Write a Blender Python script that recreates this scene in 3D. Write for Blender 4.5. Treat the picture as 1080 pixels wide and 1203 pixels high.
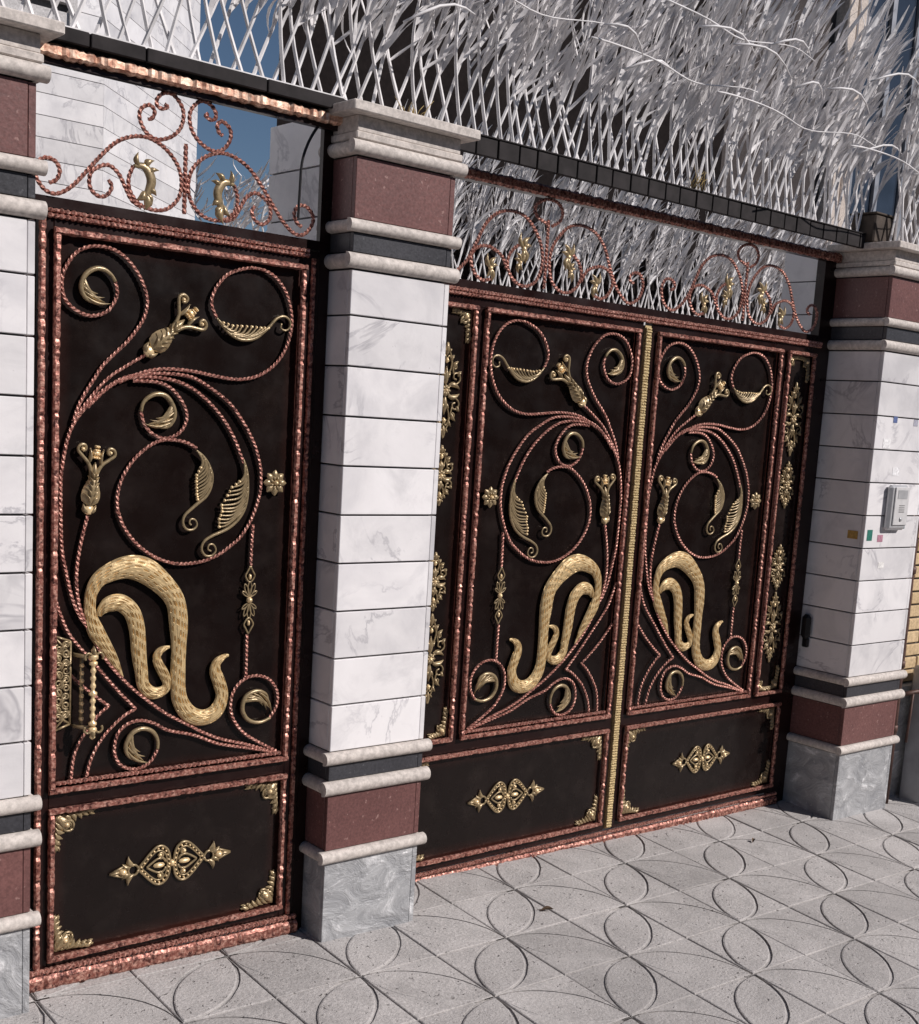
import bpy, bmesh, math, random
from mathutils import Vector, Matrix

for _o in list(bpy.data.objects):
    bpy.data.objects.remove(_o)
scene = bpy.context.scene
COL = scene.collection
R = math.radians

# ------------------------------------------------------------------ camera
cam_d = bpy.data.cameras.new('camera')
cam = bpy.data.objects.new('camera', cam_d)
COL.objects.link(cam)
RV = Vector((0.75402463, -0.6534434, 0.06677265))
UV = Vector((0.05245596, 0.16123649, 0.98552076))
FV = Vector((0.65474822, 0.7396043, -0.15585329))
cam.matrix_world = Matrix(((RV.x, UV.x, -FV.x, 0.0), (RV.y, UV.y, -FV.y, -3.0942),
                           (RV.z, UV.z, -FV.z, 1.6), (0, 0, 0, 1)))
cam_d.sensor_fit = 'HORIZONTAL'
cam_d.sensor_width = 36.0
cam_d.lens = 1479.955 / 1080 * 36.0
cam_d.shift_x = -60.15 / 1080
cam_d.shift_y = 124.45 / 1080
cam_d.clip_start = 0.05
cam_d.clip_end = 800
scene.camera = cam

# ------------------------------------------------------------------ sky, sun, exposure
SUN_AZ = R(34)      # to the right of the facade's outward normal
SUN_EL = R(36)
SUN = Vector((math.sin(SUN_AZ) * math.cos(SUN_EL), -math.cos(SUN_AZ) * math.cos(SUN_EL), math.sin(SUN_EL)))
world = bpy.data.worlds.new('World')
scene.world = world
world.use_nodes = True
wn = world.node_tree
wn.nodes.clear()
wo = wn.nodes.new('ShaderNodeOutputWorld')
wb = wn.nodes.new('ShaderNodeBackground')
ws = wn.nodes.new('ShaderNodeTexSky')
ws.sky_type = 'NISHITA'
ws.sun_disc = False
ws.sun_elevation = SUN_EL
ws.sun_rotation = math.atan2(SUN.x, SUN.y)
ws.altitude = 1600
ws.air_density = 1.0
ws.dust_density = 0.3
ws.ozone_density = 2.5
wb.inputs['Strength'].default_value = 0.05
wn.links.new(ws.outputs[0], wb.inputs[0])
wn.links.new(wb.outputs[0], wo.inputs[0])
sun_d = bpy.data.lights.new('sun', 'SUN')
sun_d.energy = 4.45
sun_d.angle = R(0.5)
sun_d.color = (1.0, 0.94, 0.905)
sun = bpy.data.objects.new('sun', sun_d)
COL.objects.link(sun)
sun.location = (6, -8, 9)
sun.rotation_euler = SUN.to_track_quat('Z', 'Y').to_euler()
scene.view_settings.view_transform = 'Standard'
scene.view_settings.look = 'None'
scene.view_settings.exposure = 0.0
scene.view_settings.gamma = 1.0
scene.view_settings.use_curve_mapping = False
scene.render.engine = 'CYCLES'
scene.render.resolution_x = 919
scene.render.resolution_y = 1024

# ------------------------------------------------------------------ measured layout (metres)
GB, GC, GX = -0.0191, 0.0621, 3.4125        # pavement plane z = GB*(x-GX) + GC*y
def ground_z(x, y):
    return GB * (x - GX) + GC * y
PF = -0.102                                  # front of the pillars
DM = 0.16                                    # plane of the driveway gate (the small gate is at 0)
random.seed(7)

# ------------------------------------------------------------------ helpers: objects
def tag(o, label=None, cat=None, group=None, kind=None):
    if label: o['label'] = label
    if cat: o['category'] = cat
    if group: o['group'] = group
    if kind: o['kind'] = kind
    return o

def empty(name, loc=(0, 0, 0)):
    o = bpy.data.objects.new(name, None)
    o.empty_display_size = 0.1
    o.location = loc
    COL.objects.link(o)
    return o

def put(name, mesh, parent=None, loc=(0, 0, 0), rot=(0, 0, 0), scale=(1, 1, 1)):
    o = bpy.data.objects.new(name, mesh)
    COL.objects.link(o)
    o.parent = parent
    o.location = loc
    o.rotation_euler = rot
    o.scale = scale
    return o

class MB:
    """collects vertices and faces for one mesh"""
    def __init__(self):
        self.v, self.f, self.uv = [], [], None
    def add(self, vs, fs):
        n = len(self.v)
        self.v += [tuple(p) for p in vs]
        self.f += [tuple(i + n for i in f) for f in fs]
        return self
    def mesh(self, name, mat, smooth=True, angle=None):
        me = bpy.data.meshes.new(name)
        me.from_pydata(self.v, [], self.f)
        me.materials.append(mat)
        me.polygons.foreach_set('use_smooth', [smooth] * len(me.polygons))
        if angle is not None and smooth:
            me.set_sharp_from_angle(angle=R(angle))
        me.update()
        return me
    def obj(self, name, mat, parent=None, loc=(0, 0, 0), smooth=True, angle=None):
        return put(name, self.mesh(name, mat, smooth, angle), parent, loc)
    # chamfered box
    def box(self, x0, x1, y0, y1, z0, z1, b=0.0):
        if b <= 0:
            vs = [(x, y, z) for z in (z0, z1) for y in (y0, y1) for x in (x0, x1)]
            fs = [(0, 2, 3, 1), (4, 5, 7, 6), (0, 1, 5, 4), (2, 6, 7, 3), (0, 4, 6, 2), (1, 3, 7, 5)]
            return self.add(vs, fs)
        b = min(b, (x1 - x0) * .45, (y1 - y0) * .45, (z1 - z0) * .45)
        bm = bmesh.new()
        cs = {}
        for sx, X in ((0, x0), (1, x1)):
            for sy, Y in ((0, y0), (1, y1)):
                for sz, Z in ((0, z0), (1, z1)):
                    dx, dy, dz = (b if sx == 0 else -b), (b if sy == 0 else -b), (b if sz == 0 else -b)
                    for k, p in enumerate(((X, Y + dy, Z + dz), (X + dx, Y, Z + dz), (X + dx, Y + dy, Z))):
                        cs[(sx, sy, sz, k)] = bm.verts.new(p)
        r = bmesh.ops.convex_hull(bm, input=bm.verts[:])
        bmesh.ops.dissolve_limit(bm, angle_limit=0.01, verts=bm.verts[:], edges=bm.edges[:])
        bmesh.ops.recalc_face_normals(bm, faces=bm.faces[:])
        bm.verts.index_update()
        self.add([v.co[:] for v in bm.verts], [[v.index for v in f.verts] for f in bm.faces])
        bm.free()
        return self
    # tube along 3-D points, radius per point; sides n, optional twist (radians per metre)
    def tube(self, pts, rad, n=6, twist=0.0, up=(0, 1, 0), flat=1.0, cap=True, phase=0.0):
        m = len(pts)
        P = [Vector(p) for p in pts]
        base = len(self.v)
        U = Vector(up)
        s = 0.0
        for i in range(m):
            t = (P[min(i + 1, m - 1)] - P[max(i - 1, 0)])
            if t.length < 1e-9: t = Vector((0, 0, 1))
            t.normalize()
            b = U - t * U.dot(t)
            if b.length < 1e-4:
                b = Vector((1, 0, 0)) - t * t.x
            b.normalize()
            a = t.cross(b)
            if i: s += (P[i] - P[i - 1]).length
            r = rad[i] if isinstance(rad, (list, tuple)) else rad
            for k in range(n):
                g = 2 * math.pi * k / n + twist * s + phase
                q = P[i] + a * (r * math.cos(g)) + b * (r * flat * math.sin(g))
                self.v.append(q[:])
        for i in range(m - 1):
            for k in range(n):
                k2 = (k + 1) % n
                self.f.append((base + i * n + k, base + i * n + k2, base + (i + 1) * n + k2, base + (i + 1) * n + k))
        if cap:
            self.f.append(tuple(base + k for k in range(n))[::-1])
            self.f.append(tuple(base + (m - 1) * n + k for k in range(n)))
        return self
    # raised leaf lobe lying in an x-z plane
    def petal(self, p0, p1, w, h, y0=0.0, bend=0.0, n=7, sharp=0.75, groove=0.0):
        x0, z0 = p0; x1, z1 = p1
        L = math.hypot(x1 - x0, z1 - z0) + 1e-9
        tx, tz = (x1 - x0) / L, (z1 - z0) / L
        nx, nz = -tz, tx
        base = len(self.v)
        prof = ((-1, 0.0), (-.62, .72), (0, 1 - groove), (.62, .72), (1, 0.0))
        for i in range(n + 1):
            t = i / n
            off = bend * L * math.sin(math.pi * t)
            cx, cz = x0 + tx * L * t + nx * off, z0 + tz * L * t + nz * off
            ww = w * .5 * max(0.05, math.sin(math.pi * min(1, t ** sharp * .96 + .04)))
            hh = h * (0.25 + 0.75 * math.sin(math.pi * min(1, t * .9 + .08)))
            for s_, k in prof:
                self.v.append((cx + nx * ww * s_, y0 - hh * k, cz + nz * ww * s_))
        m = len(prof)
        for i in range(n):
            for k in range(m - 1):
                a = base + i * m + k
                self.f.append((a, a + 1, a + m + 1, a + m))
        return self
    def dome(self, cx, cz, rx, rz, h, y0=0.0, n=10, rings=4):
        base = len(self.v)
        for j in range(rings):
            a = (math.pi / 2) * j / rings
            for k in range(n):
                g = 2 * math.pi * k / n
                self.v.append((cx + rx * math.cos(a) * math.cos(g), y0 - h * math.sin(a), cz + rz * math.cos(a) * math.sin(g)))
        self.v.append((cx, y0 - h, cz))
        for j in range(rings - 1):
            for k in range(n):
                k2 = (k + 1) % n
                self.f.append((base + j * n + k, base + j * n + k2, base + (j + 1) * n + k2, base + (j + 1) * n + k))
        for k in range(n):
            self.f.append((base + (rings - 1) * n + k, base + (rings - 1) * n + (k + 1) % n, base + rings * n))
        return self
    def lathe(self, prof, cx, cy, n=12):
        base = len(self.v)
        for r, z in prof:
            for k in range(n):
                g = 2 * math.pi * k / n
                self.v.append((cx + r * math.cos(g), cy + r * math.sin(g), z))
        for j in range(len(prof) - 1):
            for k in range(n):
                k2 = (k + 1) % n
                self.f.append((base + j * n + k, base + j * n + k2, base + (j + 1) * n + k2, base + (j + 1) * n + k))
        return self

def catmull(pts, step=0.004, closed=False):
    """dense, evenly spaced points through pts (2-D or 3-D, extra columns interpolate too)"""
    n = len(pts)
    if n == 2:
        L = math.dist(pts[0][:2], pts[1][:2]); k = max(1, int(L / step))
        return [tuple(a + (b - a) * i / k for a, b in zip(pts[0], pts[1])) for i in range(k + 1)]
    raw = []
    for i in range(n - 1):
        p0 = pts[max(i - 1, 0)]; p1 = pts[i]; p2 = pts[i + 1]; p3 = pts[min(i + 2, n - 1)]
        for k in range(12):
            t = k / 12
            raw.append(tuple(0.5 * (2 * b + (c - a) * t + (2 * a - 5 * b + 4 * c - d) * t * t + (3 * b - a - 3 * c + d) * t ** 3)
                             for a, b, c, d in zip(p0, p1, p2, p3)))
    raw.append(tuple(pts[-1]))
    # light smoothing of the traced points
    for _ in range(3):
        raw = [raw[0]] + [tuple((a + 2 * b + c) / 4 for a, b, c in zip(raw[i - 1], raw[i], raw[i + 1])) for i in range(1, len(raw) - 1)] + [raw[-1]]
    out = [raw[0]]; acc = 0.0
    for i in range(1, len(raw)):
        d = math.dist(raw[i - 1][:2], raw[i][:2])
        if d < 1e-9: continue
        pos = step - acc
        while pos <= d:
            t = pos / d
            out.append(tuple(a + (b - a) * t for a, b in zip(raw[i - 1], raw[i])))
            pos += step
        acc = (acc + d) % step
    out.append(raw[-1])
    return out

def spiral(cx, cz, r0, r1, a0, turns, n=14):
    return [(cx + (r0 + (r1 - r0) * i / n) * math.cos(a0 + 2 * math.pi * turns * i / n),
             cz + (r0 + (r1 - r0) * i / n) * math.sin(a0 + 2 * math.pi * turns * i / n)) for i in range(n + 1)]

def xz(pts, y=0.0):
    return [(p[0], y, p[1]) for p in pts]

def prism(pts, z0, z1):
    mb = MB(); n = len(pts)
    mb.add([(x, y, z0) for x, y in pts] + [(x, y, z1) for x, y in pts],
           [tuple(range(n))[::-1], tuple(range(n, 2 * n))] + [(i, (i + 1) % n, n + (i + 1) % n, n + i) for i in range(n)])
    return mb

# ------------------------------------------------------------------ helpers: materials
class NT:
    def __init__(self, name):
        self.m = bpy.data.materials.new(name)
        self.m.use_nodes = True
        self.t = self.m.node_tree
        self.b = self.t.nodes['Principled BSDF']
        self.tc = self.t.nodes.new('ShaderNodeTexCoord')
        self.oi = self.t.nodes.new('ShaderNodeObjectInfo')
    def n(self, ty, **kw):
        nd = self.t.nodes.new(ty)
        for k, v in kw.items():
            if k in nd.inputs: nd.inputs[k].default_value = v
            else: setattr(nd, k, v)
        return nd
    def l(self, a, b): self.t.links.new(a, b)
    def coords(self, vary=True, scale=(1, 1, 1), which='Object'):
        mp = self.n('ShaderNodeMapping')
        mp.inputs['Scale'].default_value = scale
        self.l(self.tc.outputs[which], mp.inputs['Vector'])
        if vary:
            mu = self.n('ShaderNodeVectorMath', operation='SCALE')
            cb = self.n('ShaderNodeCombineXYZ')
            for i in range(3): self.l(self.oi.outputs['Random'], cb.inputs[i])
            self.l(cb.outputs[0], mu.inputs[0]); mu.inputs['Scale'].default_value = 37.0
            self.l(mu.outputs[0], mp.inputs['Location'])
        return mp.outputs[0]
    def noise(self, vec, scale, detail=4.0, rough=0.55, dist=0.0):
        nd = self.n('ShaderNodeTexNoise')
        nd.inputs['Scale'].default_value = scale; nd.inputs['Detail'].default_value = detail
        nd.inputs['Roughness'].default_value = rough; nd.inputs['Distortion'].default_value = dist
        self.l(vec, nd.inputs['Vector'])
        return nd.outputs['Fac']
    def ramp(self, fac, stops, interp='LINEAR'):
        nd = self.n('ShaderNodeValToRGB')
        nd.color_ramp.interpolation = interp
        e = nd.color_ramp.elements
        while len(e) < len(stops): e.new(0.5)
        for i, (p, c) in enumerate(stops):
            e[i].position = p
            e[i].color = (c, c, c, 1) if isinstance(c, (int, float)) else (*c, 1)
        self.l(fac, nd.inputs[0])
        return nd.outputs[0]
    def mix(self, fac, a, b, blend='MIX'):
        nd = self.n('ShaderNodeMix', data_type='RGBA', blend_type=blend)
        for sock, val in ((nd.inputs[0], fac), (nd.inputs[6], a), (nd.inputs[7], b)):
            if isinstance(val, (int, float)): sock.default_value = val
            elif isinstance(val, tuple): sock.default_value = (*val, 1)
            else: self.l(val, sock)
        return nd.outputs[2]
    def math(self, op, a, b=0.0, c=0.0):
        nd = self.n('ShaderNodeMath', operation=op)
        for i, v in enumerate((a, b, c)):
            if isinstance(v, (int, float)): nd.inputs[i].default_value = v
            else: self.l(v, nd.inputs[i])
        return nd.outputs[0]
    def bump(self, h, strength=0.3, dist=0.01):
        nd = self.n('ShaderNodeBump')
        nd.inputs['Strength'].default_value = strength; nd.inputs['Distance'].default_value = dist
        self.l(h, nd.inputs['Height']); self.l(nd.outputs[0], self.b.inputs['Normal'])
    def out(self, color=None, rough=None, metal=None, spec=None):
        for key, v in (('Base Color', color), ('Roughness', rough), ('Metallic', metal), ('Specular IOR Level', spec)):
            if v is None: continue
            if isinstance(v, (int, float)): self.b.inputs[key].default_value = v
            elif isinstance(v, tuple): self.b.inputs[key].default_value = (*v, 1)
            else: self.l(v, self.b.inputs[key])
        return self.m

def tone(N, amt):
    """per-object lightness factor around 1"""
    return N.math('MULTIPLY_ADD', N.oi.outputs['Random'], 2 * amt, 1 - amt)

def mat_marble():
    N = NT('white_marble'); v = N.coords()
    big = N.noise(v, 3.0, 5, .6, .6)
    col = N.ramp(big, [(.3, (.60, .585, .60)), (.5, (.74, .72, .725)), (.7, (.80, .78, .785))])
    vein = N.noise(v, 2.2, 6, .6, 1.3)
    vm = N.ramp(N.math('ABSOLUTE', N.math('SUBTRACT', vein, .5)), [(0.0, 1), (.006, .7), (.022, 0)])
    gate = N.ramp(N.noise(v, 3.5, 2), [(.46, 0), (.58, 1)])
    fac = N.math('MULTIPLY', N.math('MULTIPLY', vm, gate), .6)
    col = N.mix(fac, col, (.3, .29, .32))
    sp = N.ramp(N.noise(v, 60, 2), [(.74, 0), (.78, 1)])
    col = N.mix(N.math('MULTIPLY', sp, .35), col, (.3, .28, .28))
    sm = N.ramp(N.noise(v, 6, 5, .65, .8), [(.50, 0), (.70, 1)])
    col = N.mix(N.math('MULTIPLY', sm, .5), col, (.50, .49, .505))
    mul = N.n('ShaderNodeVectorMath', operation='SCALE'); N.l(col, mul.inputs[0]); N.l(tone(N, .11), mul.inputs['Scale'])
    N.bump(N.noise(v, 40, 4), .05, .01)
    return N.out(mul.outputs[0], N.ramp(N.noise(v, 8, 3), [(.3, .28), (.7, .48)]))

def mat_stone(name, c0, c1, speck=None, sc=90, rough=.4, big=4.0, bumpv=.08, spec=.35):
    N = NT(name); v = N.coords()
    col = N.ramp(N.noise(v, big, 5, .6, .4), [(.3, c0), (.7, c1)])
    gr = N.ramp(N.noise(v, sc, 3, .7), [(.35, .75), (.65, 1.15)])
    col = N.mix(1.0, col, gr, 'MULTIPLY')
    if speck:
        col = N.mix(N.ramp(N.noise(v, sc * .55, 2), [(.66, 0), (.72, .8)]), col, speck)
    N.bump(N.noise(v, sc * .6, 4), bumpv, .01)
    return N.out(col, rough, spec=spec)

def mat_crystal():
    N = NT('silver_grey_stone'); v = N.coords(scale=(1, 1, 1.4))
    st = N.noise(v, 9, 6, .62, .9)
    col = N.ramp(st, [(.3, (.24, .245, .26)), (.5, (.34, .345, .355)), (.60, (.44, .445, .455)), (.68, (.72, .72, .73))])
    fl = N.ramp(N.noise(v, 70, 3), [(.60, 0), (.70, .6)])
    col = N.mix(fl, col, (.55, .55, .57))
    N.bump(st, .8, .02)
    return N.out(col, N.ramp(st, [(.4, .40), (.66, .16)]))

def mat_concrete(name='concrete_tile', c=(.475, .452, .44), vary=True):
    N = NT(name); v = N.coords(vary)
    wv = N.n('ShaderNodeNewGeometry').outputs['Position']
    base = N.ramp(N.noise(wv, 1.4, 4, .6), [(.3, tuple(x * .86 for x in c)), (.7, tuple(x * 1.1 for x in c))])
    fine = N.ramp(N.noise(v, 130, 4, .7), [(.3, .68), (.7, 1.22)])
    col = N.mix(1.0, base, fine, 'MULTIPLY')
    pit = N.ramp(N.noise(v, 62, 2, .5), [(.27, 1), (.34, 0)])
    clump = N.ramp(N.noise(v, 7, 2), [(.36, 0), (.52, 1)])
    pitm = N.math('MULTIPLY', pit, clump)
    col = N.mix(N.math('MULTIPLY', pitm, .75), col, (.10, .09, .085))
    st = N.ramp(N.noise(wv, 5.5, 5, .65, .5), [(.44, 0), (.68, .5)])
    col = N.mix(st, col, tuple(x * .62 for x in c))
    du = N.ramp(N.noise(wv, 4.2, 5, .65), [(.48, 0), (.70, .5)])
    col = N.mix(du, col, tuple(x * 1.22 for x in c))
    if vary:
        mul = N.n('ShaderNodeVectorMath', operation='SCALE'); N.l(col, mul.inputs[0]); N.l(tone(N, .10), mul.inputs['Scale']); col = mul.outputs[0]
    h = N.math('SUBTRACT', N.noise(v, 110, 4, .7), N.math('MULTIPLY', pitm, 1.2))
    N.bump(h, .7, .006)
    return N.out(col, .88, spec=.25)

def mat_paint(name, c, rough=.3, edge=None):
    """dark gate enamel; edge=(colour) adds the sprayed copper shading along the panel edges"""
    N = NT(name); v = N.coords(False)
    col = N.ramp(N.noise(v, 4, 4), [(.3, tuple(x * .8 for x in c)), (.7, tuple(x * 1.25 for x in c))])
    if edge:
        sp = N.n('ShaderNodeSeparateXYZ'); N.l(N.tc.outputs['UV'], sp.inputs[0])
        e = N.math('MINIMUM', sp.outputs[0], sp.outputs[1])          # metres to the nearest panel edge
        e = N.math('ADD', e, N.math('MULTIPLY', N.math('SUBTRACT', N.noise(v, 14, 3), .5), .02))
        f = N.ramp(e, [(.006, .34), (.022, .10), (.05, 0)])
        col = N.mix(f, col, edge)
    hb = N.math('ADD', N.math('MULTIPLY', N.noise(v, 5.5, 2), 8.0), N.math('MULTIPLY', N.noise(v, 220, 2), .25))
    N.bump(hb, .12, .004)
    dust = N.ramp(N.noise(v, 9, 6, .7), [(.5, 0), (.8, .05)])
    col = N.mix(dust, col, (.22, .17, .15))
    return N.out(col, N.ramp(N.noise(v, 12, 4), [(.3, rough * .8), (.7, rough * 1.35)]), spec=.28)

def mat_copper(name='antique_copper', sc=55.0, dark=.48, ramp=((.34, (.22, .070, .055)), (.48, (.42, .18, .14)), (.61, (.72, .41, .33)))):
    N = NT(name); v = N.coords(True)
    w = N.noise(v, sc, 4, .65, .3)
    f = N.ramp(w, [(dark - .10, 0), (dark + .06, 1)])
    col = N.mix(f, (.060, .016, .014), N.ramp(N.noise(v, sc * 1.7, 3), list(ramp)))
    N.bump(w, .5, .004)
    return N.out(col, N.ramp(w, [(.35, .6), (.65, .38)]), .5)

def mat_gold(name='antique_gold', c=(1.0, .75, .42), sc=90.0, metal=.36, rough=.25, lo=.45):
    N = NT(name); v = N.coords(True)
    w = N.noise(v, sc, 4, .65)
    col = N.ramp(w, [(.32, tuple(x * lo for x in c)), (.47, tuple(x * .86 for x in c)), (.7, c)])
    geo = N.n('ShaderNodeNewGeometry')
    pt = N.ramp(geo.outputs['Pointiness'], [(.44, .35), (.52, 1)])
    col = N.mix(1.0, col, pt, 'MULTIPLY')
    N.bump(w, .25, .003)
    return N.out(col, N.ramp(w, [(.3, rough * 1.6), (.7, rough)]), metal)

def mat_plain(name, c, rough=.5, metal=0.0, sc=20.0, var=.2, bumpv=.05, spec=.4):
    N = NT(name); v = N.coords(True)
    col = N.ramp(N.noise(v, sc, 4), [(.3, tuple(x * (1 - var) for x in c)), (.7, tuple(min(1, x * (1 + var)) for x in c))])
    N.bump(N.noise(v, sc * 4, 3), bumpv, .005)
    return N.out(col, rough, metal, spec)

M = dict(
    marble=mat_marble(),
    purple=mat_stone('plum_red_stone', (.135, .062, .058), (.185, .085, .078), (.33, .2, .18), 120, .42),
    dark=mat_stone('charcoal_stone', (.038, .038, .044), (.058, .058, .066), (.1, .1, .11), 120, .4),
    trim=mat_stone('cream_limestone', (.50, .45, .415), (.62, .565, .52), None, 60, .7, 6),
    crystal=mat_crystal(),
    mortar=mat_plain('grey_mortar', (.10, .098, .1), .9, 0, 60),
    tile=mat_concrete(),
    ground=mat_concrete('concrete_bed', (.44, .42, .41), False),
    black=mat_paint('black_enamel', (.0125, .0040, .0036), .30),
    sheet=mat_paint('black_sheet', (.0075, .0042, .0036), .26, (.10, .028, .02)),
    copper=mat_copper('antique_copper', 75.0, .46, ((.34, (.24, .080, .060)), (.50, (.40, .175, .135)), (.66, (.66, .38, .30)))),
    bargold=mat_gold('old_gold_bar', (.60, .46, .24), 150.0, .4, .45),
    rope=mat_copper('copper_rope', 110.0, .44),
    copper_sunlit=mat_copper('sunlit_copper', 40.0, .33, ((.34, (.50, .25, .17)), (.48, (.75, .46, .33)), (.61, (.95, .70, .54)))),  # lighter copper ramp, sun highlight of the top strip put into the colour
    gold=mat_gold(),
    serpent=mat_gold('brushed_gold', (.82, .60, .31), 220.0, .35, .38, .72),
    white_rod=mat_plain('white_enamel', (.74, .72, .72), .45, 0, 14, .22),
    fascia=mat_plain('weathered_dark_steel', (.024, .0205, .021), .75, .0, 18, .4, .05, .2),
    soffit=mat_plain('dark_steel', (.007, .0055, .0055), .85, .0, 20, .3, .05, .12),
)

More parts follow.
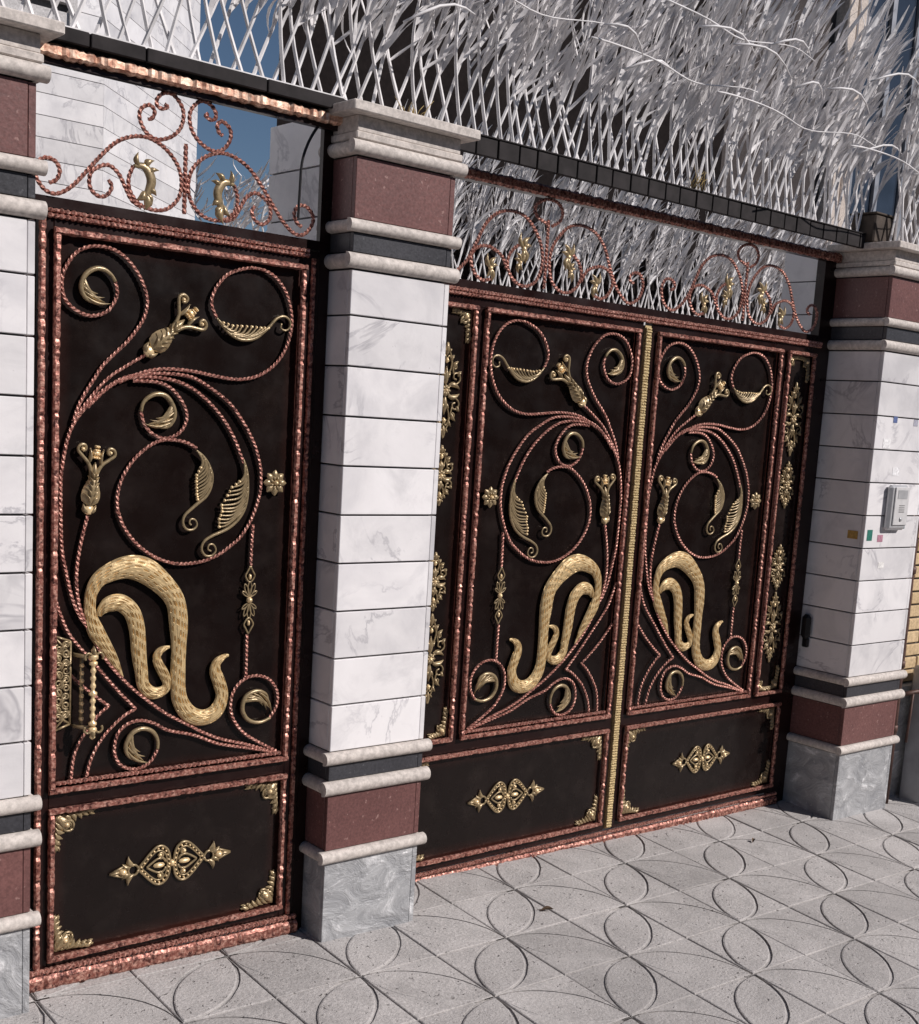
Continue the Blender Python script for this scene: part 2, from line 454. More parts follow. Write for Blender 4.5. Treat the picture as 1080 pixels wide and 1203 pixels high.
# ------------------------------------------------------------------ ornament lines (metres, in the panel plane)
PANEL = {
    'spiral_tl': [(0.0553,0.952),(0.0726,1.0016),(0.1079,1.0616),(0.1281,1.0932),(0.1562,1.1234),(0.1887,1.1553),(0.2153,1.189),(0.2356,1.2242),(0.2424,1.2601),(0.2362,1.2906),(0.2186,1.3253),(0.193,1.3547),(0.1638,1.3737),(0.1312,1.3814),(0.0973,1.3787),(0.064,1.3641),(0.039,1.3348),(0.024,1.2996),(0.0244,1.2625),(0.0383,1.236),(0.066,1.2183),(0.0979,1.2121),(0.132,1.2232),(0.1519,1.2445),(0.1628,1.2745),(0.157,1.3006)],
    'hook_tl': [(0.157,1.3006),(0.1487,1.3129),(0.1322,1.3253),(0.1101,1.3278),(0.0883,1.3168),(0.0747,1.3001),(0.0699,1.2789),(0.0761,1.2601),(0.0934,1.2465),(0.1134,1.2453)],
    'loop_tr': [(0.1707,1.0548),(0.2005,1.0697),(0.2459,1.0886),(0.3002,1.0985),(0.3721,1.0981),(0.4379,1.0904),(0.5055,1.0862),(0.5654,1.0996),(0.6168,1.134),(0.6505,1.1828),(0.6658,1.2417),(0.6589,1.2945),(0.639,1.3378),(0.6023,1.371),(0.554,1.3836),(0.5074,1.3756),(0.4622,1.3539),(0.4305,1.3137),(0.4211,1.2763),(0.437,1.2415)],
    'stem_tulip': [(0.0623,0.9642),(0.0977,1.0122),(0.1409,1.0619),(0.1924,1.0988),(0.2389,1.128)],
    'main_stem': [(0.2615,1.0834),(0.193,1.0705),(0.1413,1.0409),(0.0907,0.9936),(0.0554,0.945),(0.0381,0.8955),(0.0281,0.8358),(0.0251,0.7866),(0.0291,0.6449),(0.0414,0.5759),(0.0586,0.5059),(0.078,0.4607),(0.0998,0.4288),(0.1281,0.3748),(0.1621,0.3252),(0.1976,0.2849),(0.2336,0.2497),(0.2806,0.2105),(0.3286,0.1754),(0.3883,0.1409),(0.4384,0.112),(0.495,0.0871),(0.5724,0.063),(0.6676,0.0268)],
    'outer_arc': [(0.0908,0.9887),(0.1413,1.0388),(0.193,1.0691),(0.2461,1.0815),(0.3084,1.0868),(0.3725,1.082),(0.4224,1.0596),(0.4823,1.0221),(0.527,0.9714),(0.5641,0.9114),(0.5843,0.8498),(0.5862,0.8267),(0.5864,0.7915),(0.5791,0.7561),(0.5647,0.7171),(0.5499,0.6888),(0.5274,0.6572),(0.497,0.6329),(0.463,0.6107),(0.4178,0.5942),(0.3656,0.5885),(0.3214,0.593),(0.2724,0.612),(0.2261,0.6452),(0.1917,0.6883),(0.1743,0.7307),(0.1748,0.7234),(0.1725,0.7671),(0.183,0.8107),(0.2088,0.8549),(0.2428,0.8886),(0.2813,0.912),(0.3209,0.9172),(0.3613,0.9114),(0.3903,0.8975)],
    'inner_arc': [(0.193,1.0677),(0.2463,1.0744),(0.3088,1.0723),(0.357,1.0603),(0.4067,1.0326),(0.4582,0.9869),(0.4938,0.9393),(0.5169,0.8943),(0.5311,0.8624)],
    'small_spiral': [(0.2083,1.0617),(0.2698,1.0631),(0.3093,1.052),(0.342,1.0213),(0.3592,0.9854),(0.3521,0.9518),(0.3285,0.9286),(0.2969,0.9199),(0.2652,0.9296),(0.2413,0.9539),(0.2313,0.9859)],
    'hook_small': [(0.2313,0.9859),(0.2385,1.0114),(0.2667,1.0312),(0.298,1.0295),(0.3185,1.0052),(0.3233,0.9762),(0.3041,0.9496),(0.2686,0.9494)],
    'stem_tulip2': [(0.0948,0.7175),(0.0778,0.6442),(0.0685,0.5752),(0.0716,0.5147),(0.0816,0.4722),(0.0973,0.4361)],
    'hook_spiral_bottom': [(0.6675,0.0293),(0.5727,0.0533),(0.4813,0.0765),(0.4051,0.1103),(0.3297,0.132),(0.2904,0.1551),(0.2519,0.1684),(0.2185,0.1651),(0.19,0.146),(0.1783,0.1149),(0.1789,0.0824),(0.1959,0.0516),(0.2296,0.0368),(0.259,0.0391),(0.2842,0.0565),(0.2985,0.0838)],
    'hook_bottom': [(0.2985,0.0838),(0.2979,0.1087),(0.2845,0.1331),(0.2566,0.1457),(0.2274,0.1384),(0.2104,0.1151),(0.2084,0.0909),(0.2205,0.0697),(0.2417,0.0608)],
    'spiral_br': [(0.6673,0.033),(0.6121,0.0643),(0.5578,0.1009),(0.5237,0.1466),(0.5157,0.1889),(0.5271,0.2292),(0.5584,0.256),(0.5975,0.2622),(0.638,0.2468),(0.6637,0.2106),(0.6642,0.1681),(0.6427,0.1338)],
    'hook_br': [(0.6427,0.1338),(0.6096,0.124),(0.5722,0.1353),(0.5527,0.1673),(0.5605,0.2023),(0.5927,0.2172),(0.6262,0.2069),(0.6368,0.1793)],
    'chevron_outer': [(0.0145,0.5078),(0.0312,0.4608),(0.0551,0.4104),(0.1201,0.3321),(0.1548,0.2898),(0.1922,0.2465),(0.2344,0.202)],
    'chevron_outer_low': [(0.2344,0.202),(0.2056,0.1888),(0.1733,0.164),(0.1454,0.135),(0.1218,0.0977),(0.1084,0.0633),(0.1028,0.0339)],
    'chevron_inner': [(0.017,0.3556),(0.0676,0.2973),(0.1195,0.2494),(0.1601,0.2176)],
    'chevron_inner_low': [(0.1601,0.2176),(0.1323,0.1965),(0.0971,0.1527),(0.074,0.1117),(0.0647,0.0731),(0.0613,0.0337)],
    'pendant_top': [(0.5676,0.6941),(0.5653,0.6497),(0.5641,0.5783)],
    'pendant_low': [(0.5601,0.3832),(0.5608,0.2617)],
    'pend': [(0.5642,0.5773),(0.5613,0.3855)],
    'leaf1': [(0.437,1.2415),(0.4543,1.2212),(0.4801,1.2015),(0.5144,1.1912),(0.5527,1.1992),(0.5823,1.2223),(0.5991,1.239),(0.616,1.2573),(0.6378,1.2656),(0.6561,1.2576),(0.6595,1.2411),(0.6466,1.2284),(0.6303,1.2329),(0.6324,1.2461)],
    'leaf1_tips': [(0.4565,1.2302),(0.4835,1.2255),(0.5105,1.2266),(0.5412,1.2281),(0.5689,1.2278),(0.5916,1.23)],
    'leaf2': [(0.3881,0.8918),(0.4089,0.8773),(0.4265,0.854),(0.4369,0.8236),(0.4323,0.7927),(0.4198,0.7703),(0.4034,0.7564),(0.3798,0.7375),(0.3583,0.717),(0.3552,0.6966),(0.3667,0.6812),(0.3852,0.6811),(0.396,0.693),(0.39,0.7068),(0.377,0.7085),(0.3736,0.6982),(0.3793,0.6931)],
    'leaf2_tips': [(0.4025,0.8466),(0.3912,0.826),(0.3906,0.809),(0.3922,0.7921),(0.3928,0.7751),(0.3958,0.7615)],
    'leaf3': [(0.5292,0.8724),(0.5399,0.8466),(0.545,0.8154),(0.5448,0.7698),(0.5363,0.7347),(0.5178,0.7066),(0.4951,0.6874),(0.4724,0.6753),(0.4422,0.6633),(0.418,0.648),(0.4112,0.6273),(0.423,0.6098),(0.442,0.6094),(0.4542,0.6231),(0.4468,0.6389),(0.4335,0.6391),(0.4301,0.627),(0.4397,0.6216)],
    'leaf3_tips': [(0.5198,0.8114),(0.4971,0.7954),(0.4844,0.7727),(0.468,0.7465),(0.4697,0.7292),(0.4616,0.7084),(0.4623,0.6875)],
    'tulip1': [(0.2357,1.126),(0.3828,1.2634)],
    'tulip2': [(0.0949,0.7161),(0.1178,0.9006)],
    'rosette': [(0.6307,0.81)],
    'R1': [(0.1974,0.2922,0.0018),(0.1717,0.338,0.0128),(0.1465,0.3783,0.0183),(0.1216,0.4181,0.022),(0.1075,0.4567,0.0174),(0.1042,0.4899,0.0156),(0.1103,0.5272,0.0174),(0.1352,0.5601,0.022),(0.1976,0.5833,0.0298),(0.2542,0.5722,0.0343),(0.3116,0.5268,0.0293),(0.3413,0.4839,0.0275),(0.3508,0.4265,0.0275),(0.3537,0.3616,0.022),(0.3528,0.2991,0.022),(0.3547,0.2486,0.022),(0.3622,0.2099,0.0229),(0.3901,0.1714,0.0238),(0.4326,0.1566,0.0229),(0.4708,0.1718,0.0229),(0.4879,0.2132,0.0192),(0.4769,0.2555,0.0192),(0.4648,0.2849,0.0174),(0.4695,0.3102,0.0137),(0.4924,0.3254,0.0073),(0.5052,0.327,0.0037)],
    'R2': [(0.1296,0.4579,0.0064),(0.1352,0.4719,0.0128),(0.1543,0.4876,0.0211),(0.1846,0.4909,0.0229),(0.2123,0.4714,0.0229),(0.2274,0.4417,0.0229),(0.2354,0.4015,0.022),(0.24,0.3524,0.0211),(0.2477,0.3027,0.0183),(0.2552,0.2626,0.0174),(0.2809,0.2404,0.0174),(0.312,0.245,0.0137),(0.322,0.2641,0.0128),(0.3125,0.2899,0.0147),(0.2977,0.316,0.0137),(0.2905,0.3364,0.0119),(0.2979,0.3531,0.011),(0.3132,0.361,0.0073),(0.3278,0.3634,0.0037)],
}
FAN_SMALL = {
    'bar': [(-0.3481,2.0809),(-0.3317,2.09),(-0.3232,2.1104),(-0.3321,2.1309),(-0.3552,2.1374),(-0.3779,2.1227),(-0.3843,2.1029),(-0.3743,2.0796),(-0.3545,2.0609),(-0.328,2.0589),(-0.2947,2.0803),(-0.2613,2.1179),(-0.2275,2.1591),(-0.1864,2.202),(-0.1443,2.2242),(-0.1011,2.2297),(-0.0566,2.213),(-0.0221,2.1792),(-0.0096,2.1409),(-0.0161,2.0993),(-0.0454,2.0677),(-0.0824,2.0586),(-0.1192,2.0662),(-0.1451,2.0919),(-0.1508,2.1238),(-0.1393,2.1553)],
    'branch': [(-0.2023,2.1118),(-0.1936,2.097),(-0.2052,2.0756),(-0.226,2.069),(-0.2456,2.0819),(-0.2508,2.1036),(-0.2422,2.1276),(-0.2064,2.1467),(-0.178,2.1322),(-0.1597,2.1026),(-0.1411,2.0727),(-0.1155,2.0602)],
    'top': [(-0.0593,2.318),(-0.0518,2.313),(-0.0664,2.3054),(-0.0797,2.3106),(-0.0801,2.3268),(-0.0637,2.3433),(-0.0379,2.3454),(-0.0148,2.3238),(-0.0081,2.2986),(-0.017,2.267),(-0.0425,2.2421),(-0.0792,2.2299),(-0.1087,2.2427),(-0.1253,2.2721),(-0.1208,2.2957),(-0.0993,2.3079),(-0.086,2.2962),(-0.0914,2.2788),(-0.1022,2.2734)],
    'gold': [(-0.125,2.1643),(-0.0847,2.1549),(-0.0839,2.1218),(-0.1049,2.0785)],
    'vbar': [(-0.0009,2.2333),(0.0018,2.0614)],
}
FAN_LARGE = {
    'bar': [(0.4305,2.1093),(0.4104,2.1196),(0.4132,2.1357),(0.4353,2.1479),(0.4645,2.142),(0.48,2.1087),(0.4646,2.0622),(0.42,2.0382),(0.3808,2.0529),(0.3392,2.0922),(0.3052,2.1505),(0.2709,2.2139),(0.2217,2.256),(0.1586,2.2711),(0.0996,2.2594),(0.0527,2.22),(0.0236,2.1744),(0.0164,2.12),(0.0341,2.0684),(0.0704,2.0426),(0.1133,2.0414),(0.1539,2.0674),(0.1688,2.1089),(0.1526,2.1464),(0.1217,2.1695)],
    'branch': [(0.1696,2.0845),(0.1844,2.1108),(0.2085,2.1321),(0.2604,2.1467),(0.3073,2.1321),(0.3231,2.0966),(0.3066,2.0572),(0.2724,2.0377),(0.2404,2.0435)],
    'top': [(-0.0005,2.2507),(-0.0515,2.2694),(-0.0638,2.2966),(-0.0401,2.3206),(-0.0043,2.3321),(0.0378,2.3271),(0.0614,2.3013),(0.0519,2.2702),(0.0165,2.2473)],
    'vbar': [(0.0022,2.2658),(0.0074,2.0413)],
}

# ------------------------------------------------------------------ pavement
TS, TX, TY = 0.2739, 2.7944, -0.5989         # tile pitch and one node of its pattern
g = MB()
GXS = [-150, -20, -3, 0, 3, 6, 9, 14, 30, 150]
GYS = [-150, -30, -12, -7.2, -4.5, -2, -1, 0, 0.5, 3, 12, 150]
def sheet_z(x, y):
    xx = max(-4.0, min(16.0, x)); yy = max(-4.5, min(1.0, y))
    return ground_z(xx, yy) - 0.0048
for y in GYS:
    for x in GXS:
        g.v.append((x, y, sheet_z(x, y)))
for j in range(len(GYS) - 1):
    for i in range(len(GXS) - 1):
        a = j * len(GXS) + i
        g.f.append((a, a + 1, a + 1 + len(GXS), a + len(GXS)))
pavement = g.obj('pavement', M['ground'], smooth=False)
tag(pavement, 'grey patterned concrete pavement in front of the gates', 'pavement', kind='structure')

def tile_mesh(flip, seed):
    """three raised plates of a square tile, parted by two quarter-circle grooves"""
    rng = random.Random(seed)
    s, gap, gw, dp, ch = TS, 0.0026, (0.0062 if flip else 0.0020), 0.0060, (0.0044 if flip else 0.0030)
    lo, hi = gap, s - gap
    K = 12
    def arc(cx, cy, r, a0, a1):
        return [(cx + r * math.cos(a0 + (a1 - a0) * k / K), cy + r * math.sin(a0 + (a1 - a0) * k / K)) for k in range(K + 1)]
    def inside(pts):
        return [(min(hi, max(lo, x)), min(hi, max(lo, y))) for x, y in pts]
    # circle about the corner (0,0) and the corner (s,s); they meet at (s,0) and (0,s)
    polys = []
    a = inside(arc(s, s, s + gw, math.pi, 1.5 * math.pi))            # plate at corner (0,0)
    polys.append([(lo, lo)] + a[::-1])
    b = inside(arc(0, 0, s + gw, 0, math.pi / 2))
    polys.append([(hi, hi)] + b[::-1])
    c1 = arc(0, 0, s - gw, 0.035, math.pi / 2 - 0.035)
    c2 = arc(s, s, s - gw, math.pi + 0.035, 1.5 * math.pi - 0.035)
    polys.append(inside(c1) + inside(c2))
    mb = MB()
    for P in polys:
        Q = []
        for p_ in P:
            if not Q or math.dist(p_, Q[-1]) > 1e-5: Q.append(p_)
        if math.dist(Q[0], Q[-1]) < 1e-5: Q.pop()
        area = sum(Q[i][0] * Q[(i + 1) % len(Q)][1] - Q[(i + 1) % len(Q)][0] * Q[i][1] for i in range(len(Q)))
        if area < 0: Q.reverse()
        if flip: Q = [(s - x, y) for x, y in Q][::-1]
        n = len(Q)
        cx = sum(x for x, y in Q) / n; cy = sum(y for x, y in Q) / n
        h = rng.uniform(-.0006, .0006)
        def shrink(x, y, d):
            L = math.hypot(cx - x, cy - y) + 1e-9
            return (x + (cx - x) / L * d, y + (cy - y) / L * d)
        top = [(*shrink(x, y, ch), h) for x, y in Q]
        mid = [(x, y, h - .0016) for x, y in Q]
        bot = [(x, y, -dp - .004) for x, y in Q]
        fs = [tuple(range(n))]
        for i in range(n):
            k = (i + 1) % n
            fs.append((n + i, n + k, k, i)); fs.append((2 * n + i, 2 * n + k, n + k, n + i))
        mb.add(top + mid + bot, fs)
    return mb.mesh('paving_tile', M['tile'], smooth=False)

TILES = {(f, k): tile_mesh(f, 10 * k + f) for f in (0, 1) for k in range(3)}
rng = random.Random(3)
ROT = (math.atan(GC), -math.atan(GB), 0)
for j in range(-7, 3):
    for i in range(-10, 19):
        x, y = TX + i * TS, TY + j * TS
        if y + TS > 0.20 + TS * .5: continue
        if y > -0.2 and (x < -.1 or x > 6.8): continue
        me = TILES[((i + j) % 2 == 0, rng.randrange(3))]
        # even nodes carry the petal tips: tile whose lower-left node is even has its petal to the upper right
        o = put('paving_tile', me, pavement, (x, y, ground_z(x, y) + rng.uniform(-.0012, .0012)),
                (ROT[0] + rng.uniform(-.003, .003), ROT[1] + rng.uniform(-.003, .003), rng.uniform(-.002, .002)))

# ------------------------------------------------------------------ clad pillars
JOINTS = [1.853 - .1385 * k for k in range(9)]
def bar_round(mb, x0, x1, y_face, p, z0, z1, axis='x', sgn=-1):
    """bull-nosed moulding: along x with its nose at y_face+sgn*p, or along y with its nose at x"""
    K = 8; zc, r = (z0 + z1) / 2, (z1 - z0) / 2
    prof = [(0.0, z0)] + [(p - r + r * math.sin(math.pi * k / K) if p > r else p * math.sin(math.pi * k / K), zc - r * math.cos(math.pi * k / K)) for k in range(K + 1)] + [(0.0, z1)]
    vs = []
    for e in (x0, x1):
        for d, z in prof:
            vs.append((e, y_face + sgn * d, z) if axis == 'x' else (y_face + sgn * d, e, z))
    n = len(prof)
    fs = [(i, (i + 1) % n, n + (i + 1) % n, n + i) for i in range(n)]
    fs += [tuple(range(n))[::-1], tuple(range(n, 2 * n))]
    mb.add(vs, fs)

def pillar(name, label, x0, x1, yb, yback, left_side=True, right_side=True):
    root = tag(empty(name, (0, 0, 0)), label, 'pillar')
    zg = min(ground_z(x0, PF), ground_z(x1, PF)) - .03
    T = .018
    MB().box(x0 + T, x1 - T, PF + T, yb, zg, 2.40).obj('core', M['mortar'], root, smooth=False)
    def block(nm, z0, z1, mat, gap=.0, b=.0012):
        # front slab, then side slabs behind it
        z0 += gap; z1 -= gap
        xr = x1 - T - .0015 if right_side else x1
        MB().box(x0, xr, PF, PF + T - .001, z0, z1, b).obj(nm, mat, root, smooth=False)
        if left_side:
            MB().box(x0 + .0008, x0 + T - .001, PF + T + .0005, yb, z0, z1, b).obj(nm, mat, root, smooth=False)
        if right_side:
            MB().box(x1 - T, x1 - .0005, PF + .0012, yb, z0, z1, b).obj(nm, mat, root, smooth=False)
    def mould(nm, z0, z1, p=.020):
        mb = MB()
        bar_round(mb, x0 - p, x1 + p, PF + .004, p + .004, z0, z1)
        mb.obj(nm, M['trim'], root, smooth=True, angle=40)
        for side, xf, sg in ((left_side, x0 + .004, -1), (right_side, x1 - .004, 1)):
            if not side: continue
            mb = MB()
            bar_round(mb, PF + .006, yb, xf, p + .003, z0 + .0006, z1 - .0006, 'y', sg)
            mb.obj(nm, M['trim'], root, smooth=True, angle=40)
    # plain clad return behind the gate line
    MB().box(x0 + .016, x1 - .016, yb + .0045, yback - .002, zg, 2.4065).obj('inner_core', M['mortar'], root, smooth=False)
    zi = 2.404
    while zi > zg:
        z0i = max(zg, zi - .1385)
        MB().box(x0 + .003, x0 + .0155, yb + .005, yback, z0i + .004, zi, .0012).obj('marble_slab', M['marble'], root, smooth=False)
        MB().box(x1 - .0155, x1 - .003, yb + .005, yback, z0i + .004, zi, .0012).obj('marble_slab', M['marble'], root, smooth=False)
        zi = z0i
    block('base_slab', zg, .265, M['crystal'])
    mould('moulding', .267, .304)
    block('plum_slab', .306, .473, M['purple'])
    mould('moulding', .475, .518)
    block('charcoal_slab', .520, .566, M['dark'])
    mould('moulding', .568, .606)
    zs = [1.977] + JOINTS + [.606]
    for a, b_ in zip(zs[:-1], zs[1:]):
        block('marble_slab', b_, a, M['marble'], .0026, .0016)
    mould('moulding', 1.979, 2.021)
    block('charcoal_slab', 2.023, 2.074, M['dark'])
    mould('moulding', 2.076, 2.110)
    block('plum_slab', 2.112, 2.274, M['purple'])
    mould('moulding', 2.278, 2.316, .024)
    q = .012
    MB().box(x0 - q, x1 + q, PF - q, yb, 2.317, 2.337, .003).obj('fillet', M['trim'], root, smooth=False)
    q = .006
    MB().box(x0 - q, x1 + q, PF - q, yb, 2.3375, 2.3795, .002).obj('neck', M['trim'], root, smooth=False)
    q = .046
    MB().box(x0 - q, x1 + q, PF - q, yb + .004, 2.380, 2.407, .003).obj('cap_slab', M['trim'], root, smooth=False)
    return root

pillar('gate_pillar', 'marble clad pillar at the left edge, only its right side in view', 0.70, 1.1165, .06, .37)
pillar('gate_pillar', 'marble clad pillar standing between the pedestrian gate and the driveway gate', 1.983, 2.325, .06, .37)
pillar_right = pillar('gate_pillar', 'marble clad pillar with the intercom, right of the driveway gate', 4.5925, 5.005, .20, .45)

# ------------------------------------------------------------------ gate building blocks
def strip(name, parent, x0, z0, x1, z1, w=.017, dpt=.012, y=0.0, mat=None, seed=0, amp=.0010, rope=False):
    """hammered copper bar between two points of a gate plane"""
    rg = random.Random(seed)
    L = math.hypot(x1 - x0, z1 - z0)
    tx, tz = (x1 - x0) / L, (z1 - z0) / L
    nx, nz = -tz, tx
    step = .0085 if not rope else .007
    n = max(2, int(L / step))
    mb = MB()
    prof = [(-.5, 0.0), (-.5, .55), (-.3, 1.0), (.3, 1.0), (.5, .55), (.5, 0.0)]
    m = len(prof)
    for i in range(n + 1):
        t = i / n * L
        jw = rg.uniform(-amp, amp); jd = rg.uniform(-amp, amp * .6)
        if not rope and rg.random() < .12: jd -= .0045; jw -= .0012
        if rope: jd += (.0022 if i % 2 else -.0022); jw += (.0012 if i % 2 else -.0012)
        for a, d in prof:
            ww = (w + 2 * jw) * a
            mb.v.append((x0 + tx * t + nx * ww, y - (dpt + jd) * d, z0 + tz * t + nz * ww))
    for i in range(n):
        for k in range(m - 1):
            a = i * m + k
            mb.f.append((a, a + 1, a + m + 1, a + m))
    mb.f.append(tuple(range(m))); mb.f.append(tuple(range(n * m, n * m + m))[::-1])
    return mb.obj(name, mat or M['copper'], parent, smooth=False)

def panel_sheet(name, parent, x0, x1, z0, z1, y, mat=None):
    """one pressed sheet; UV holds the distance in metres to the nearest upright and level edge"""
    xs = [x0, (x0 + x1) / 2, x1]; zs = [z0, (z0 + z1) / 2, z1]
    me = bpy.data.meshes.new(name)
    vs = [(x, y, z) for z in zs for x in xs] + [(x, y + .004, z) for z in (z0, z1) for x in (x0, x1)]
    fs = [(j * 3 + i, j * 3 + i + 1, j * 3 + i + 4, j * 3 + i + 3) for j in range(2) for i in range(2)]
    fs += [(9, 11, 12, 10)]
    me.from_pydata(vs, [], fs)
    uv = me.uv_layers.new(name='edge')
    for lp in me.loops:
        x, _, z = vs[lp.vertex_index]
        uv.data[lp.index].uv = (min(x - x0, x1 - x), min(z - z0, z1 - z))
    me.materials.append(mat or M['sheet'])
    return put(name, me, parent)

def frame_rect(parent, x0, x1, z0, z1, y, seed, w=.016):
    """copper moulding round a panel: outer corners at the given rectangle"""
    h = w / 2
    strip('copper_strip', parent, x0, z1 - h, x1, z1 - h, w, .013, y, seed=seed)
    strip('copper_strip', parent, x0, z0 + h, x1, z0 + h, w, .013, y, seed=seed + 1)
    strip('copper_strip', parent, x0 + h, z0 + w, x0 + h, z1 - w, w, .0126, y, seed=seed + 2)
    strip('copper_strip', parent, x1 - h, z0 + w, x1 - h, z1 - w, w, .0126, y, seed=seed + 3)

# ------------------------------------------------------------------ ornaments (meshes in a panel's own x-z plane, shared by the gates)
TW = 2 * math.pi / .052
def rope_mesh(name, pts, r=.0047, taper=None):
    q = catmull(pts, .0034)
    n = len(q)
    rad = [r * (1 if taper is None else taper(i / (n - 1))) for i in range(n)]
    return MB().tube(xz(q), rad, 4, TW, (0, 1, 0)).mesh(name, M['rope'], smooth=False)

def comb_leaf(name, spine, tips, k_leaf):
    """gold leaf: a stout spine that ends in a curl, with a comb of curved teeth on its hollow side"""
    mb = MB()
    q = catmull(spine, .004)
    n = len(q)
    rad = [(.0028 + .0022 * math.sin(math.pi * min(1, i / n * 1.15))) for i in range(n)]
    mb.tube(xz(q, -.002), rad, 6)
    m = int(n * k_leaf)
    nt = len(tips)
    for j, tp in enumerate(tips):
        for sub in (0, .5):
            if sub and j == nt - 1: continue
            tq = tp if not sub else tuple((a + b) / 2 for a, b in zip(tp, tips[j + 1]))
            f = (j + sub) / nt
            i0 = int(m * (.03 + .62 * f)); i1 = min(n - 1, int(m * (.20 + .80 * f)))
            a, b = q[i0], q[i1]
            mid = ((a[0] * .25 + b[0] * .45 + tq[0] * .30), (a[1] * .25 + b[1] * .45 + tq[1] * .30))
            c = catmull([a, mid, tq], .005)
            kk = len(c)
            mb.tube(xz(c, -.003 - .0012 * (j % 2)), [.0036 * (1.0 - .45 * abs(2 * t / max(1, kk - 1) - 1) ** 2) for t in range(kk)], 5)
            mb.dome(tq[0], tq[1], .0052 if not sub else .004, .0046, .006, -.001, 7, 3)
    return mb.mesh(name, M['gold'])

def hook_leaf(name, arc, side):
    """yin-yang curl: a tube that swells into a small leaf"""
    mb = MB()
    q = catmull(arc, .004)
    n = len(q)
    rad = [.0044 + .0022 * math.sin(math.pi * i / n) if i < n * .8 else .0050 * (1 - (i - n * .8) / (n * .2) * .6) for i in range(n)]
    mb.tube(xz(q, -.001), rad, 8)
    cx = sum(p[0] for p in q) / n; cz = sum(p[1] for p in q) / n
    e = q[-1]; d = q[int(n * .8)]
    tx, tz = e[0] - d[0], e[1] - d[1]
    L = math.hypot(tx, tz) + 1e-9; tx /= L; tz /= L
    R_ = math.hypot(e[0] - cx, e[1] - cz)
    for f0, fw, inw, w in ((.52, .10, .04, .30), (.58, .40, .16, .30), (.54, .00, .30, .26), (.62, .10, .48, .22), (.74, .75, .22, .20), (.68, .45, .42, .18)):
        a = q[int(n * f0)]
        tip = (e[0] + tx * R_ * fw + (cx - e[0]) * inw, e[1] + tz * R_ * fw + (cz - e[1]) * inw)
        mb.petal(a, tip, R_ * w, .009, -.0005, -side * .14, 7, .9)
    return mb.mesh(name, M['gold'])

def tulip(name, p0, p1):
    """bulb with carved leaves, a collar, two curled horns and a cone"""
    mb = MB()
    L = math.dist(p0, p1)
    ux, uz = (p1[0] - p0[0]) / L, (p1[1] - p0[1]) / L
    vx, vz = -uz, ux
    def P(a, b): return (p0[0] + ux * a * L + vx * b * L, p0[1] + uz * a * L + vz * b * L)
    def pet(a, b, w, h, **k): mb.petal(P(*a), P(*b), w * L, h * L, -.001, **k)
    c = P(.09, 0); mb.dome(*c, .075 * L, .075 * L, .05 * L)
    for s in (-1, 1):
        pet((.04, 0), (.17, s * .09), .075, .05, bend=s * .15)
    pet((.13, 0), (.62, 0), .27, .085, sharp=.62)
    for i in range(5):
        a = .16 + i * .08
        for s in (-1, 1):
            pet((a, s * .01), (a + .15, s * (.115 - i * .012)), .05, .105, bend=-s * .12, n=5)
    pet((.5, 0), (.74, 0), .11, .06)
    for s in (-1, 1):
        h = catmull([P(.50, s * .03), P(.62, s * .05), P(.72, s * .10), P(.80, s * .19), P(.87, s * .26), P(.94, s * .24), P(.95, s * .17), P(.89, s * .155), P(.865, s * .195)], .004)
        n = len(h)
        mb.tube(xz(h, -.003), [.030 * L * (1 - .35 * i / n) for i in range(n)], 6)
        c = P(.895, s * .195); mb.dome(*c, .030 * L, .030 * L, .05 * L, 0, 8, 3)
        pet((.70, s * .09), (.93, s * .10), .055, .05, bend=-s * .1, n=5)
    c = P(.86, 0); mb.dome(*c, .06 * L, .06 * L, .05 * L)
    for i in range(4):
        for k in (-1, 0, 1):
            c = P(.80 + i * .05, k * (.035 - .006 * i)); mb.dome(*c, .022 * L, .022 * L, .062 * L, 0, 6, 3)
    return mb.mesh(name, M['gold'])

def rosette(name, r):
    mb = MB()
    for k in range(8):
        a = 2 * math.pi * k / 8
        mb.petal((r * .2 * math.cos(a), r * .2 * math.sin(a)), (r * math.cos(a), r * math.sin(a)), r * .58, r * .26, 0, 0, 6, 1.25, .25)
    for k in range(8):
        a = 2 * math.pi * (k + .5) / 8
        mb.petal((r * .15 * math.cos(a), r * .15 * math.sin(a)), (r * .62 * math.cos(a), r * .62 * math.sin(a)), r * .3, r * .34, 0, 0, 5, 1.1)
    mb.dome(0, 0, r * .22, r * .22, r * .45)
    return mb.mesh(name, M['gold'])

def pendant(name, p0, p1):
    mb = MB()
    L = math.dist(p0, p1)
    cx, cz = (p0[0] + p1[0]) / 2, (p0[1] + p1[1]) / 2
    for s in (-1, 1):
        z = lambda t: cz + s * t * L
        c = catmull([(cx, z(.5)), (cx + .045 * L, z(.42)), (cx + .075 * L, z(.35)), (cx, z(.26)), (cx - .075 * L, z(.35)), (cx - .045 * L, z(.42)), (cx, z(.5))], .004)
        mb.tube(xz(c, -.001), .0027, 5)
        mb.dome(cx, z(.34), .0045, .009, .006, 0, 7, 3)
        for k, a in enumerate((-62, -32, 0, 32, 62)):
            a = R(a)
            ln = (.22 if k in (0, 4) else .25)
            tip = (cx + ln * L * math.sin(a) * .62, z(.03 + ln * math.cos(a))); o_ = (cx, z(.035))
            dx_, dz_ = tip[0] - o_[0], tip[1] - o_[1]
            lp = [o_, (o_[0] + dx_ * .6 - dz_ * .13, o_[1] + dz_ * .6 + dx_ * .13), tip, (o_[0] + dx_ * .6 + dz_ * .13, o_[1] + dz_ * .6 - dx_ * .13), o_]
            mb.tube(xz(catmull(lp, .004), -.001), .0021, 5)
    mb.dome(cx, cz, .009, .009, .011)
    return mb.mesh(name, M['gold'])

